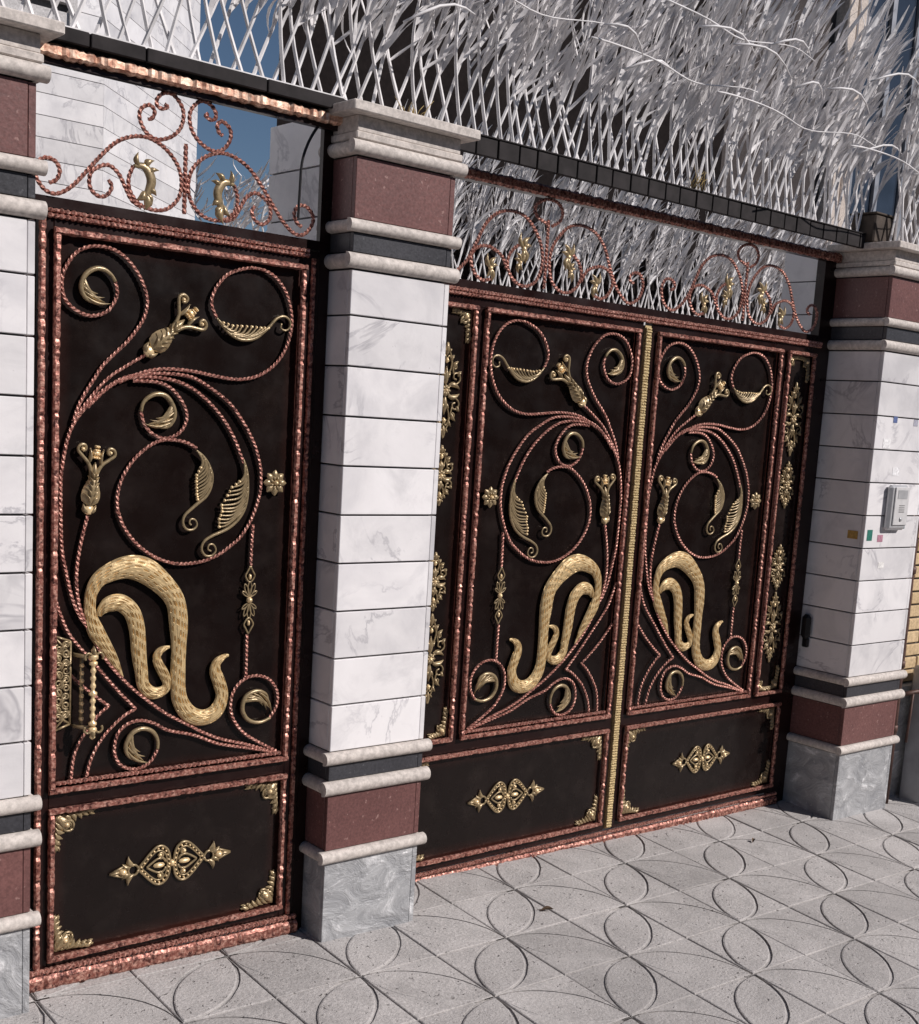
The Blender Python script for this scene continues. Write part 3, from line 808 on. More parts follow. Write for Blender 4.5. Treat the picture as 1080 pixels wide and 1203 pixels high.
def serpent(name, *chains):
    mb = MB()
    rg = random.Random(5)
    for ci, ch in enumerate(chains):
        q = catmull(ch, .0030)
        n = len(q); K = 27
        base = len(mb.v)
        s = 0.0
        for i in range(n):
            a, b = q[max(0, i - 1)], q[min(n - 1, i + 1)]
            tx, tz = b[0] - a[0], b[1] - a[1]
            L = math.hypot(tx, tz) + 1e-9; tx /= L; tz /= L
            w = max(.0012, q[i][2])
            for k in range(K):
                u = -1 + 2 * k / (K - 1)
                h = .0045 + w * .52 * math.sqrt(max(0, 1 - u * u * .985))
                if 0 < k < K - 1 and w > .006:
                    ph = (i + (k * 4) % 9)
                    cell = ph // 9
                    r_ = random.Random(cell * 131 + k * 17 + ci * 999).random()
                    if k % 4 == (cell * 2 + 1) % 4 and ph % 9 in (1, 2, 3, 4, 5) and r_ > .12: h -= .0034
                    else: h += .0012 * r_
                mb.v.append((q[i][0] - tz * w * u, .006 - h, q[i][1] + tx * w * u))
        for i in range(n - 1):
            for k in range(K - 1):
                a = base + i * K + k
                mb.f.append((a, a + 1, a + K + 1, a + K))
    return mb.mesh(name, M['serpent'], True, 32)

def medallion(name, L):
    """long horizontal badge: two hearts back to back, rings, side leaves and pointed ends"""
    mb = MB()
    for s in (-1, 1):
        def P(u, v): return (s * u * L, v * L)
        heart = [P(.012, 0), P(.03, .10), P(.075, .148), P(.125, .148), P(.18, .105), P(.23, .05), P(.268, 0), P(.23, -.05), P(.18, -.105), P(.125, -.148), P(.075, -.148), P(.03, -.10), P(.012, 0)]
        c = catmull(heart, .005)
        mb.tube(xz(c, -.001), .0040, 5)
        c2 = [(p[0] * .80 + s * .026 * L, p[1] * .76) for p in c]
        mb.tube(xz(c2, -.001), .0026, 5)
        for k in range(0, len(c) - 1, 3):
            mb.dome((c[k][0] + c2[k][0]) / 2, (c[k][1] + c2[k][1]) / 2, .0036, .0036, .0065, 0, 6, 2)
        for v in (-1, 1):
            mb.tube(xz(catmull([P(.05, v * .02), P(.07, v * .05), P(.115, v * .055), P(.17, v * .025), P(.205, 0)], .004), -.002), .0034, 5)
            mb.tube(xz(catmull([P(.10, v * .05), P(.075, v * .075), P(.085, v * .098), P(.11, v * .09)], .004), -.002), .0036, 5)
            mb.dome(*P(.10, v * .082), .0065, .0065, .008, 0, 7, 3)
            mb.petal(P(.31, v * .03), P(.352, v * .115), .017, .008, 0, -s * v * .2, 5)
            mb.petal(P(.335, v * .025), P(.40, v * .062), .016, .008, 0, -s * v * .2, 5)
            mb.tube(xz([P(.37, v * .048), P(.43, v * .026), P(.497, 0)], -.001), .0036, 5)
        mb.dome(*P(.105, 0), .018 * L / .36, .008, .009, 0, 8, 3)
        ring = [P(.272 + .04 * (1 - math.cos(a)), .042 * math.sin(a)) for a in [2 * math.pi * k / 12 for k in range(13)]]
        mb.tube(xz(ring, -.001), .0036, 5)
        mb.dome(*P(.395, 0), .012, .010, .013, 0, 8, 3)
        mb.petal(P(.41, 0), P(.5, 0), .012, .007)
    mb.dome(0, 0, .008, .010, .010)
    return mb.mesh(name, M['gold'])

def corner(name, A, B, seed=1):
    """acanthus spandrel filling the corner at the origin, legs A along x and B along z"""
    mb = MB()
    for leg in (0, 1):
        def P(u, v):                       # u along the leg, v away from it (metres)
            return (u, v) if leg == 0 else (v, u)
        Ln = A if leg == 0 else B
        bs = 1 if leg == 0 else -1
        mb.tube(xz(catmull([P(.004, .006), P(Ln * .4, .009), P(Ln * .75, .006), P(Ln, .004)], .006), -.001), .0032, 5)
        for k in range(6):
            u = Ln * (.10 + k * .15)
            h = (.46 - k * .07) * min(A, B)
            mb.petal(P(u * .85, .004), P(u + .014, h * .72 + .006), .015, .010, 0, -bs * .22, 6, 1.1, .2)
            mb.petal(P(u, .004), P(u + .017, .016), .010, .008, 0, bs * .2, 5)
        sp = spiral(*P(Ln * .34, min(A, B) * .36), .016, .004, 0.6, 1.3 * bs)
        mb.tube(xz(sp, -.003), .0036, 6)
        mb.petal(P(Ln * .8, .004), P(Ln * 1.02, .006), .010, .007, 0, 0, 5)
    d = min(A, B)
    mb.petal((.008, .008), (d * .44, d * .44), .030, .014, 0, 0, 7, 1.1, .3)
    for s in (-1, 1):
        mb.petal((.012, .012), (d * (.34 + .13 * s), d * (.34 - .13 * s)), .016, .012, 0, s * .2, 6, 1.2)
    mb.dome(d * .30, d * .30, .009, .009, .016)
    return mb.mesh(name, M['gold'])

def filigree(name, hw, hh):
    """lacy upright badge of scrolls round a small rosette"""
    mb = MB()
    for sz in (-1, 1):
        for sx in (-1, 1):
            def P(u, v): return (sx * u * hw, sz * v * hh)
            for pts in ([P(.1, .08), P(.55, .12), P(.92, .22), P(.85, .36), P(.55, .36), P(.5, .27), P(.68, .24)],
                        [P(.5, .34), P(.42, .48), P(.6, .56), P(.66, .48), P(.52, .45)],
                        [P(.05, .3), P(.25, .42), P(.32, .58), P(.15, .72), P(.05, .66), P(.14, .60)],
                        [P(.35, .55), P(.30, .68), P(.16, .80), P(.02, .98)]):
                c = catmull(pts, .004)
                mb.tube(xz(c, -.002), .0030, 5)
            for a, b, w in (((.2, .12), (.95, .05), .018), ((.8, .3), (1.0, .42), .014), ((.45, .45), (.78, .62), .014), ((.28, .6), (.5, .74), .012), ((.1, .25), (.3, .38), .014), ((.12, .78), (.3, .86), .010)):
                mb.petal(P(*a), P(*b), w, .010, 0, .15 * sx * sz, 5)
        mb.petal((0, sz * .72 * hh), (0, sz * hh), .014, .009)
        mb.petal((0, sz * .12 * hh), (0, sz * .5 * hh), .020, .010)
        mb.dome(0, sz * .62 * hh, .006, .010, .009)
    for k in range(8):
        a = 2 * math.pi * k / 8
        mb.petal((0, 0), (.022 * math.cos(a), .022 * math.sin(a)), .013, .009, -.002, 0, 5, 1.2)
    mb.dome(0, 0, .008, .008, .015)
    return mb.mesh(name, M['gold'])

PD = PANEL
def flip(p): return p
ORN = []   # (part name, mesh) in the upper panel's frame, origin at its lower left corner
for k in ('spiral_tl', 'loop_tr', 'stem_tulip', 'main_stem', 'outer_arc', 'inner_arc', 'small_spiral', 'stem_tulip2',
          'hook_spiral_bottom', 'spiral_br', 'pendant_top', 'pendant_low'):
    ORN.append(('scroll_bar', rope_mesh('scroll_bar', PD[k], 0.0047 if k != 'stem_tulip' else .0042)))
for k in ('chevron_outer', 'chevron_inner'):
    ORN.append(('chevron_bar', rope_mesh('chevron_bar', PD[k], .0043)))
    ORN.append(('chevron_bar', rope_mesh('chevron_bar', PD[k + '_low'], .0043)))
ORN.append(('comb_leaf', comb_leaf('comb_leaf', PD['leaf1'], PD['leaf1_tips'], .55)))
ORN.append(('comb_leaf', comb_leaf('comb_leaf', PD['leaf2'], PD['leaf2_tips'], .52)))
ORN.append(('comb_leaf', comb_leaf('comb_leaf', PD['leaf3'], PD['leaf3_tips'], .60)))
ORN.append(('curled_leaf', hook_leaf('curled_leaf', PD['hook_tl'], 1)))
ORN.append(('curled_leaf', hook_leaf('curled_leaf', PD['hook_small'], -1)))
ORN.append(('curled_leaf', hook_leaf('curled_leaf', PD['hook_bottom'], 1)))
ORN.append(('curled_leaf', hook_leaf('curled_leaf', PD['hook_br'], -1)))
ORN.append(('tulip', tulip('tulip', *PD['tulip1'])))
ORN.append(('tulip', tulip('tulip', *PD['tulip2'])))
ORN.append(('pendant', pendant('pendant', *PD['pend'])))
ORN.append(('serpent_ornament', serpent('serpent_ornament', PD['R2'], PD['R1'])))
ROSE = rosette('rosette', .036)
MEDAL = medallion('medallion', .362)
CORNER = corner('corner_leaf', .110, .105)
CORNER_S = corner('corner_leaf', .075, .105)
FILI = filigree('filigree', .062, .155)
FILI_S = filigree('filigree', .050, .100)
PW, PH = 0.7016, 1.4111

def upper_ornaments(parent, x0, x1, z0, z1, y, mirror):
    sx = (x1 - x0) / PW; sz = (z1 - z0) / PH
    ox = x1 if mirror else x0
    sgn = -1 if mirror else 1
    for nm, me in ORN:
        put(nm, me, parent, (ox, y, z0), scale=(sx * sgn, 1, sz))
    r = PD['rosette'][0]
    put('rosette', ROSE, parent, (ox + sgn * sx * r[0], y, z0 + sz * r[1]))

def lower_panel(parent, x0, x1, z0, z1, y, seed, mirror=False):
    frame_rect(parent, x0, x1, z0, z1, y - .002, seed)
    panel_sheet('lower_sheet', parent, x0 + .004, x1 - .004, z0 + .004, z1 - .004, y + .010)
    w = .018
    put('medallion', MEDAL, parent, ((x0 + x1) / 2, y + .006, (z0 + z1) / 2 - .0025))
    for sx in (1, -1):
        for sz in (1, -1):
            put('corner_leaf', CORNER, parent, ((x0 + w if sx > 0 else x1 - w), y + .008, (z0 + w if sz > 0 else z1 - w)), scale=(sx, 1, sz))

# ------------------------------------------------------------------ pedestrian gate
gate = tag(empty('pedestrian_gate', (1.53, 0, .04)), 'narrow black pedestrian gate with copper scrolls, gold serpent and lace handle', 'gate')
gate.location = (0, 0, 0)
X1, X2 = 1.1971, 1.8988
Y = 0.0
b = MB()
b.box(1.172, X1 + .003, Y + .004, Y + .045, .085, 2.022, .002)
b.box(X2 - .003, 1.945, Y + .004, Y + .045, .085, 2.022, .002)
b.box(X1 + .003, X2 - .003, Y + .0042, Y + .0448, 1.977, 2.022, .002)
b.box(X1 + .003, X2 - .003, Y + .0042, Y + .0448, .528, .573, .002)
b.box(X1 + .003, X2 - .003, Y + .0042, Y + .0448, .085, .115, .002)
b.box(X1 - .01, X2 + .01, Y + .030, Y + .040, .09, 2.0)
b.obj('leaf_frame', M['black'], gate, smooth=False)
frame_rect(gate, X1, X2, .5693, 1.9804, Y - .002, 11)
panel_sheet('upper_sheet', gate, X1 + .004, X2 - .004, .574, 1.976, Y + .014)
strip('copper_rope', gate, X1 + .02, .595, X2 - .02, .595, .010, .010, Y + .004, M['rope'], 3, rope=True)
upper_ornaments(gate, X1, X2, .5693, 1.9804, Y + .002, False)
lower_panel(gate, X1, X2, .1118, .5312, Y, 21)
strip('copper_rope', gate, 1.182, 2.006, 1.905, 2.006, .012, .011, Y + .004, M['rope'], 31, rope=True)
strip('copper_rope', gate, 1.182, 2.018, 1.905, 2.018, .010, .010, Y + .004, M['rope'], 32, rope=True)
strip('copper_strip', gate, 1.171, .09, 1.171, 2.0, .016, .012, Y + .004, seed=33)
strip('copper_strip', gate, 1.925, .09, 1.925, 2.0, .014, .010, Y + .005, seed=34)
# lace-backed pull handle
hd = MB()
px0, px1, pz0, pz1 = 1.203, 1.249, .735, .985
for k in range(9):
    zc = pz0 + .035 + k * (pz1 - pz0 - .07) / 8
    hd.tube(xz(spiral(px0 + .014, zc, .012, .003, k, 1.4), -.008), .0028, 5)
    hd.tube(xz(spiral(px0 + .034, zc + .01, .011, .003, -k, -1.4), -.008), .0028, 5)
    hd.petal((px0 + .022, zc - .012), (px0 + .026 + .014 * (-1) ** k, zc + .014), .012, .010, -.004, .2, 5)
for a, b_ in (((px0, pz1), (px1, pz1 - .017)), ((px0, pz0), (px1, pz0 + .017)), ((px0, pz1 - .05), (px1, pz1 - .017)), ((px0, pz1), (px1, pz1 - .05)),
              ((px0, pz0 + .05), (px1, pz0 + .017)), ((px0, pz0), (px1, pz0 + .05)), ((px0, pz0), (px0, pz1)), ((px1, pz0 + .017), (px1, pz1 - .017)), ((px0, pz0 + .05), (px1, pz0 + .05)), ((px0, pz1 - .05), (px1, pz1 - .05))):
    hd.tube(xz([a, b_], -.006), .003, 5)
handle = hd.obj('handle', M['gold'], gate)
hg = MB()
zc0, zc1 = .715, .955
prof = [(.002, zc0), (.008, zc0 + .006), (.003, zc0 + .014), (.011, zc0 + .024), (.011, zc0 + .03), (.004, zc0 + .036)]
for k in range(9):
    zz = zc0 + .042 + k * (zc1 - zc0 - .082) / 8
    r_ = .0105 if k in (0, 4, 8) else .0072
    prof += [(.0045, zz - .007), (r_, zz - .003), (r_, zz + .003), (.0045, zz + .007)]
prof += [(.004, zc1 - .034), (.012, zc1 - .028), (.012, zc1 - .02), (.004, zc1 - .012), (.007, zc1 - .006), (.001, zc1)]
hg.lathe(prof, 1.293, -.045, 12)
for zz, s in ((zc0 + .03, -1), (zc1 - .024, 1)):
    hg.tube([(1.293, -.045, zz), (1.275, -.03, zz), (1.262, -.004, zz), (1.262, .012, zz)], .0055, 6)
    for k in (-1, 1):
        hg.tube(xz(catmull([(1.293, zz), (1.293 + k * .014, zz + s * .012), (1.293 + k * .024, zz + s * .004), (1.293 + k * .022, zz - s * .006)], .004), -.05), .0032, 5)
    hg.petal((1.293, zz), (1.293, zz - s * -.03), .014, .012, -.046)
for k in range(8):
    hg.dome(1.276, zc0 + .05 + k * .02, .006, .007, .012, -.012, 7, 3)
hg.tube([(1.276, -.012, zc0 + .035), (1.276, -.012, zc1 - .03)], .005, 6)
hg.obj('grip', M['gold'], handle)

# ------------------------------------------------------------------ driveway gate: two leaves
def drive_leaf(label, xa, xb, strip0, strip1, outer_edge, mirror, seed):
    """xa..xb the scroll panel, strip0..strip1 the narrow side panel, outer_edge the hinge side"""
    lf = tag(empty('driveway_gate_leaf'), label, 'gate leaf', 'two leaves of the driveway gate')
    Y = DM
    lo, hi = min(xa, xb, strip0, strip1, outer_edge), max(xa, xb, strip0, strip1, outer_edge)
    inner = 3.4606
    e0, e1 = (outer_edge, inner - .023) if mirror else (inner + .023, outer_edge)
    b = MB()
    b.box(e0, e1, Y + .030, Y + .042, .045, 1.985)
    f0, f1 = Y + .004, Y + .0295
    b.box(e0, e1, f0, f1, 1.951, 1.985, .002)
    b.box(e0 + .0005, e1 - .0005, f0 + .0003, f1, .4535, .5015, .002)
    b.box(e0, e1, f0, f1, .045, .074, .002)
    lx = sorted([(xa, xb), (strip0, strip1)])
    ups = [(e0, lx[0][0] + .003), (lx[0][1] - .003, lx[1][0] + .003), (lx[1][1] - .003, e1)]
    for i, (u0, u1) in enumerate(ups):
        if u1 - u0 > .004:
            b.box(u0 + .0007, u1 - .0007, f0 + .0005, f1, .5015, 1.951)
            if i != 1: b.box(u0 + .0007, u1 - .0007, f0 + .0005, f1, .074, .4535)
    b.obj('leaf_frame', M['black'], lf, smooth=False)
    frame_rect(lf, xa, xb, .4982, 1.9544, Y - .002, seed)
    panel_sheet('upper_sheet', lf, xa + .004, xb - .004, .502, 1.950, Y + .014)
    strip('copper_rope', lf, xa + .02, .524, xb - .02, .524, .010, .010, Y + .004, M['rope'], seed + 5, rope=True)
    upper_ornaments(lf, xa, xb, .4982, 1.9544, Y + .002, mirror)
    frame_rect(lf, strip0, strip1, .4982, 1.9544, Y - .002, seed + 10, .016)
    panel_sheet('side_sheet', lf, strip0 + .004, strip1 - .004, .502, 1.950, Y + .014)
    sc = (strip0 + strip1) / 2
    for z, me in ((1.676, FILI), (.792, FILI), (1.052, FILI_S), (1.402, FILI_S)):
        put('filigree', me, lf, (sc, Y + .010, z))
    for sx in (1, -1):
        for sz in (1, -1):
            put('corner_leaf', CORNER_S, lf, ((strip0 + .016 if sx > 0 else strip1 - .016), Y + .011, (.5142 if sz > 0 else 1.9384)), scale=(sx, 1, sz))
    l0, l1 = min(xa, strip0), max(xb, strip1)
    lower_panel(lf, l0, l1, .0709, .4564, Y, seed + 20)
    return lf
drive_leaf('left leaf of the wide black driveway gate, its serpent facing left', 2.680, 3.4125, 2.435, 2.646, 2.412, True, 100)
leaf_r = drive_leaf('right leaf of the wide black driveway gate, its serpent facing right', 3.5086, 4.2571, 4.297, 4.482, 4.502, False, 200)
# gold covering bar on the meeting edge belongs to the right leaf
gb = MB()
rg = random.Random(9)
zz = .055
while zz < 1.962:
    dz = rg.uniform(.008, .012)
    gb.box(3.4606 - .015 + rg.uniform(-.001, .001), 3.4606 + .015 + rg.uniform(-.001, .001), DM - .004 - rg.uniform(0, .002), DM + .003, zz, zz + dz - .0012, .002)
    for k in range(2):
        gb.dome(3.4606 + rg.uniform(-.010, .010), zz + dz * .5, .005, .003, .003, DM - .0045, 6, 2)
    zz += dz
gb.box(3.4606 - .016, 3.4606 + .016, DM + .0032, DM + .0285, .05, 1.97)
gb.obj('cover_bar', M['bargold'], leaf_r, smooth=False)

# ------------------------------------------------------------------ fixed frames with open fanlights
def mir(pts): return [(-x, z) for x, z in pts]
def sprig(mb, x, z, s, sx=1):
    for a, L, w in ((60, .045, .020), (110, .05, .018), (20, .035, .016), (-80, .045, .022), (-120, .035, .016)):
        t = R(a)
        mb.petal((x, z), (x + sx * s * L * math.cos(t), z + s * L * math.sin(t)), w * s, .008, -.001, .2 * sx, 6)
    mb.dome(x, z, .009 * s, .009 * s, .010)

def fan_scroll(parent, kind, cx, y):
    D_ = FAN_SMALL if kind == 'small' else FAN_LARGE
    for half in (0, 1):
        f = (lambda p: p) if not half else mir
        for k in ('bar', 'branch', 'top'):
            if k == 'top' and kind == 'large' and half: continue
            put('scroll_bar', rope_mesh('scroll_bar', f(D_[k]), .0062 if kind == 'large' else .0056), parent, (cx, y, 0))
        sx = -1 if not half else 1
        if kind == 'small':
            e = D_['bar'][-1]; x, z = (e[0] if not half else -e[0]), e[1]
            hx = 1 if not half else -1
            sp = MB()
            c = catmull([(x, z), (x + hx * .03, z + .002), (x + hx * .048, z - .03), (x + hx * .03, z - .075)], .005)
            k_ = len(c)
            sp.tube(xz(c, -.002), [.004 + .009 * math.sin(math.pi * i / k_) for i in range(k_)], 7, flat=.5)
            for (ax, az, bx, bz, w) in ((.015, 0, .012, .035, .016), (.03, 0, .055, .022, .018), (.04, -.012, .068, .0, .014), (.04, -.05, .062, -.062, .016), (.035, -.06, .030, -.102, .026), (.03, -.055, .008, -.08, .018), (.032, -.06, .050, -.088, .016)):
                sp.petal((x + hx * ax, z + az), (x + hx * bx, z + bz), w, .009, -.001, .2 * hx, 6)
            sp.obj('gold_sprig', M['gold'], parent, (cx, y, 0))
        else:
            e = D_['bar'][-1]; x, z = (-1 if half else 1) * e[0], e[1]
            e = D_['branch'][-1]; x2_, z2_ = (-1 if half else 1) * e[0], e[1]
            for (ax, az, s_, d_) in ((x * .84, z - .012, 1.05, sx), (x * .95, z - .058, .8, -sx), (x2_, z2_ + .035, .95, sx)):
                sp = MB(); sprig(sp, ax, az, s_, d_)
                sp.obj('gold_sprig', M['gold'], parent, (cx, y, 0))
    a, b_ = D_['vbar']
    put('centre_bar', rope_mesh('centre_bar', [(0, a[1]), (0, b_[1])], .0062), parent, (cx, y, 0))

fr = tag(empty('pedestrian_gateway'), 'fixed black frame of the pedestrian gate with open fanlight and curled scrolls', 'gateway')
b = MB()
b.box(1.1175, 1.160, .010, .10, -.02, 2.026)
b.box(1.948, 1.982, .012, .10, -.02, 2.026)
b.box(1.1175, 1.982, .0124, .099, 2.0262, 2.051)
b.box(1.1175, 1.130, .0126, .030, 2.0512, 2.392)
b.box(1.948, 1.982, .0126, .030, 2.0512, 2.392)
b.box(1.1177, 1.9818, -.010, .0115, 2.347, 2.392)
b.obj('jamb_and_header', M['black'], fr, smooth=False)
strip('copper_strip', fr, 1.125, 2.374, 1.978, 2.374, .028, .020, -.0105, M['copper_sunlit'], seed=41, amp=.0030)
strip('threshold', fr, 1.118, .062, 1.95, .048, .040, .016, -.002, seed=42, amp=.002)
strip('threshold', fr, 1.118, .092, 1.95, .080, .014, .012, -.0005, M['rope'], 43, rope=True)
fan_scroll(fr, 'small', 1.537, 0.008)

fr2 = tag(empty('driveway_gateway'), 'fixed black frame of the driveway gate with long open fanlight and paired scrolls', 'gateway')
b = MB()
b.box(2.326, 2.408, DM + .008, DM + .05, -.04, 2.3655)
b.box(4.506, 4.592, DM + .008, DM + .05, -.06, 2.3655)
b.box(2.408, 4.506, DM + .002, DM + .049, 1.992, 2.030)
b.box(2.408, 4.506, DM - .006, DM + .028, 2.337, 2.3655)
b.obj('jamb_and_header', M['black'], fr2, smooth=False)
strip('copper_rope', fr2, 2.33, 1.998, 4.52, 1.998, .012, .011, DM + .0015, M['rope'], 51, rope=True)
strip('copper_rope', fr2, 2.33, 1.986, 4.52, 1.986, .012, .010, DM + .0015, M['rope'], 52, rope=True)
strip('copper_strip', fr2, 2.33, 2.354, 4.58, 2.354, .034, .014, DM - .007, seed=53, amp=.0028)
strip('threshold', fr2, 2.33, .012, 4.52, .006, .036, .016, DM - .002, seed=54, amp=.002)
strip('threshold', fr2, 2.33, .040, 4.52, .036, .012, .012, DM + .001, M['rope'], 55, rope=True)
fan_scroll(fr2, 'large', 2.932, DM + .002)
fan_scroll(fr2, 'large', 3.992, DM + .002)

# ------------------------------------------------------------------ canopies over the gates
cn = tag(empty('canopy'), 'thin dark steel canopy above the pedestrian gate', 'canopy')
MB().box(.70, 2.00, -.030, .05, 2.396, 2.428, .002).obj('deck', M['soffit'], cn, smooth=False)
for i, (x0, x1) in enumerate(((1.166, 1.262), (1.266, 1.402), (1.406, 1.735), (1.739, 1.975))):
    MB().box(x0, x1, -.043, -.031, 2.394, 2.427, .002).obj('fascia_panel', M['fascia'], cn, smooth=False)
cn = tag(empty('canopy'), 'ribbed dark steel beam spanning above the driveway gate', 'canopy')
MB().box(2.33, 4.60, .036, .13, 2.428, 2.4405, .001).obj('deck', M['soffit'], cn, smooth=False)
MB().box(2.33, 4.60, .0365, .046, 2.386, 2.4275, .001).obj('web', M['soffit'], cn, smooth=False)
x = 2.33; i = 0
while x < 4.52:
    w_ = .0815 if i % 4 else .069
    MB().box(x, x + w_, .020 + random.uniform(-.001, .001), .036, 2.384, 2.4385, .0015).obj('fascia_panel', M['fascia'], cn, smooth=False)
    x += w_ + .006; i += 1
MB().box(2.33, 4.60, .0155, .036, 2.4389, 2.4435, .001).obj('drip_edge', M['fascia'], cn, smooth=False)

# ------------------------------------------------------------------ white antler fence on the wall top
def fence_unit(seed, lean):
    """one bent white bar carrying flat strips that sweep up and out over the street (towards -y)"""
    rg = random.Random(seed)
    mb = MB()
    r = .0056
    amp = rg.uniform(.05, .11)
    H = rg.uniform(.44, .58)
    def main(t):
        return Vector((lean * amp * math.sin(min(1, t * 1.25) * math.pi * .62) * (1.0 + .25 * t), -.02 * t - .10 * t * t, H * t))
    pts = [main(k / 10) for k in range(11)]
    mb.tube(pts, [r * (1 - .35 * k / 10) for k in range(11)], 5, up=(0, 1, 0))
    nt = 13
    for k in range(nt):
        t = .26 + .72 * k / (nt - 1) + rg.uniform(-.04, .04)
        p = main(max(.05, min(1, t)))
        s = rg.choice((-1, 1, 1)) * rg.uniform(.05, .95)
        L = rg.uniform(.11, .23)
        d0 = Vector((s, -.25, .9)).normalized()
        d1 = Vector((s * rg.uniform(-.4, .9), -rg.uniform(.5, 1.1), rg.uniform(.35, 1.0))).normalized()
        q = [p]
        n = 5
        for i in range(n):
            q.append(q[-1] + d0.lerp(d1, i / (n - 1)).normalized() * (L / n))
        w = rg.uniform(.006, .0105)
        mb.tube(q, [w * .7, w, w, w * .9, w * .65, w * .12], 4, up=(0, -.65, .75), flat=.22, phase=.78)
    return mb.mesh('antler_bar', M['white_rod'], smooth=False)

UNITS = [fence_unit(k, 1 if k % 2 else -1) for k in range(12)]
fence = tag(empty('antler_fence'), 'white antler-spike fence crowning the canopies above the gates', 'fence')
rg = random.Random(21)
x = .72; i = 0
while x < 6.3:
    zb = 2.428 if x < 1.98 else (2.441 if x < 4.62 else 2.408)
    put('antler_bar', UNITS[(i % 2) + 2 * rg.randrange(6)], fence, (x, -.010 + rg.uniform(-.008, .008) + (.06 if 2.0 < x < 4.62 else 0) - (.05 if x > 4.62 else 0), zb + .002),
        (rg.uniform(-.05, .05), rg.uniform(-.05, .05), rg.uniform(-.4, .4)), (1, 1, rg.uniform(.92, 1.08) * (1 + .09 * max(0, x - 2.2))))
    x += (.031 if x < 2.4 else .024) + rg.uniform(-.006, .006); i += 1
for x0, x1, z0, y0 in ((2.15, 2.95, 2.80, -.12), (2.75, 3.6, 2.74, -.17), (3.3, 4.3, 2.70, -.20), (3.0, 3.9, 2.90, -.22), (4.0, 5.2, 2.66, -.24), (4.4, 5.8, 2.82, -.28)):
    n = int((x1 - x0) / .05)                                    # long thin wavy wires laid over the strips
    pts = [(x0 + k * .05, y0 + .012 * math.sin(k * .8 + z0 * 9), z0 + .016 * math.sin(k * .47 + z0 * 7)) for k in range(n)]
    MB().tube(pts, [.0034 * (1 - .5 * k / n) for k in range(n)], 5, up=(0, 0, 1)).obj('wire', M['white_rod'], fence)
for k in range(30):                                            # short curved ties between the tines
    x0 = .8 + k * .18 + rg.uniform(-.04, .04); z0 = 2.62 + rg.uniform(0, .28); y0 = -.10 - (z0 - 2.6) * .55 + rg.uniform(-.05, .03)
    L = rg.uniform(.16, .34); a = rg.uniform(-.35, .35)
    pts = [(x0 + L * t, y0 - .03 * math.sin(math.pi * t), z0 + L * a * t + .03 * math.sin(math.pi * t)) for t in (0, .2, .4, .6, .8, 1)]
    MB().tube(pts, [.0036, .0042, .0042, .004, .003, .0015], 5, up=(0, 0, 1)).obj('tie_bar', M['white_rod'], fence)
MB().box(.70, 1.99, -.026, .006, 2.4285, 2.434).obj('base_rail', M['white_rod'], fence, smooth=False)
MB().box(2.0, 4.62, .036, .066, 2.4412, 2.4465).obj('base_rail', M['white_rod'], fence, smooth=False)

# ------------------------------------------------------------------ house behind the fence, and the paler one beside it
M['umber'] = mat_stone('umber_stone', (.011, .0085, .0085), (.018, .014, .0135), None, 40, .95, spec=.08)
M['taupe'] = mat_stone('taupe_render', (.055, .047, .046), (.078, .067, .065), None, 80, .9, spec=.1)
M['creamp'] = mat_stone('cream_stone', (.50, .43, .38), (.60, .52, .46), None, 60, .7)
M['glass'] = mat_plain('dark_window_glass', (.03, .04, .06), .06, 0, 3, .3, .0)
M['pale'] = mat_stone('pale_render', (.50, .48, .475), (.60, .58, .57), None, 70, .85)
M['slat'] = mat_plain('grey_louvre', (.20, .19, .19), .6, 0, 10)
M['alu'] = mat_plain('grey_aluminium', (.32, .32, .34), .4, .6, 10)
M['brick'] = mat_stone('yellow_brick', (.50, .36, .20), (.64, .48, .29), None, 70, .85)
M['rust'] = mat_plain('brown_painted_pipe', (.10, .055, .045), .55, .2, 30, .4)

hs = tag(empty('house'), 'dark brown house with taupe and cream stone rising behind the white fence', 'house')
HY = 3.45
hw = MB()                                                      # lean-to wing whose roof climbs to the right
hw.add([(3.79, HY, -.2), (7.6, HY, -.2), (7.6, HY, 5.0), (3.79, HY, 4.0), (4.05, HY + .4, -.2), (7.8, HY + .4, -.2), (7.8, HY + .4, 5.0), (4.05, HY + .4, 4.0)],
       [(0, 1, 2, 3), (5, 4, 7, 6), (4, 0, 3, 7), (1, 5, 6, 2), (3, 2, 6, 7), (0, 4, 5, 1)])
hw.obj('wall', M['umber'], hs, smooth=False)
MB().box(7.602, 8.87, HY + .02, HY + 1.19, -.2, 5.9).obj('wall', M['taupe'], hs, smooth=False)
MB().box(9.03, 15.0, HY + .10, HY + 1.19, -.2, 5.9).obj('wall', M['taupe'], hs, smooth=False)
MB().box(8.875, 8.99, HY - .10, HY + .4, -.2, 5.89, .01).obj('column', M['creamp'], hs, smooth=False)
MB().box(9.035, 9.15, HY - .08, HY + .09, -.2, 5.89, .01).obj('column', M['creamp'], hs, smooth=False)
MB().box(7.55, 15.1, HY - .1, HY + 1.25, 5.902, 6.1).obj('roof', M['taupe'], hs, smooth=False)
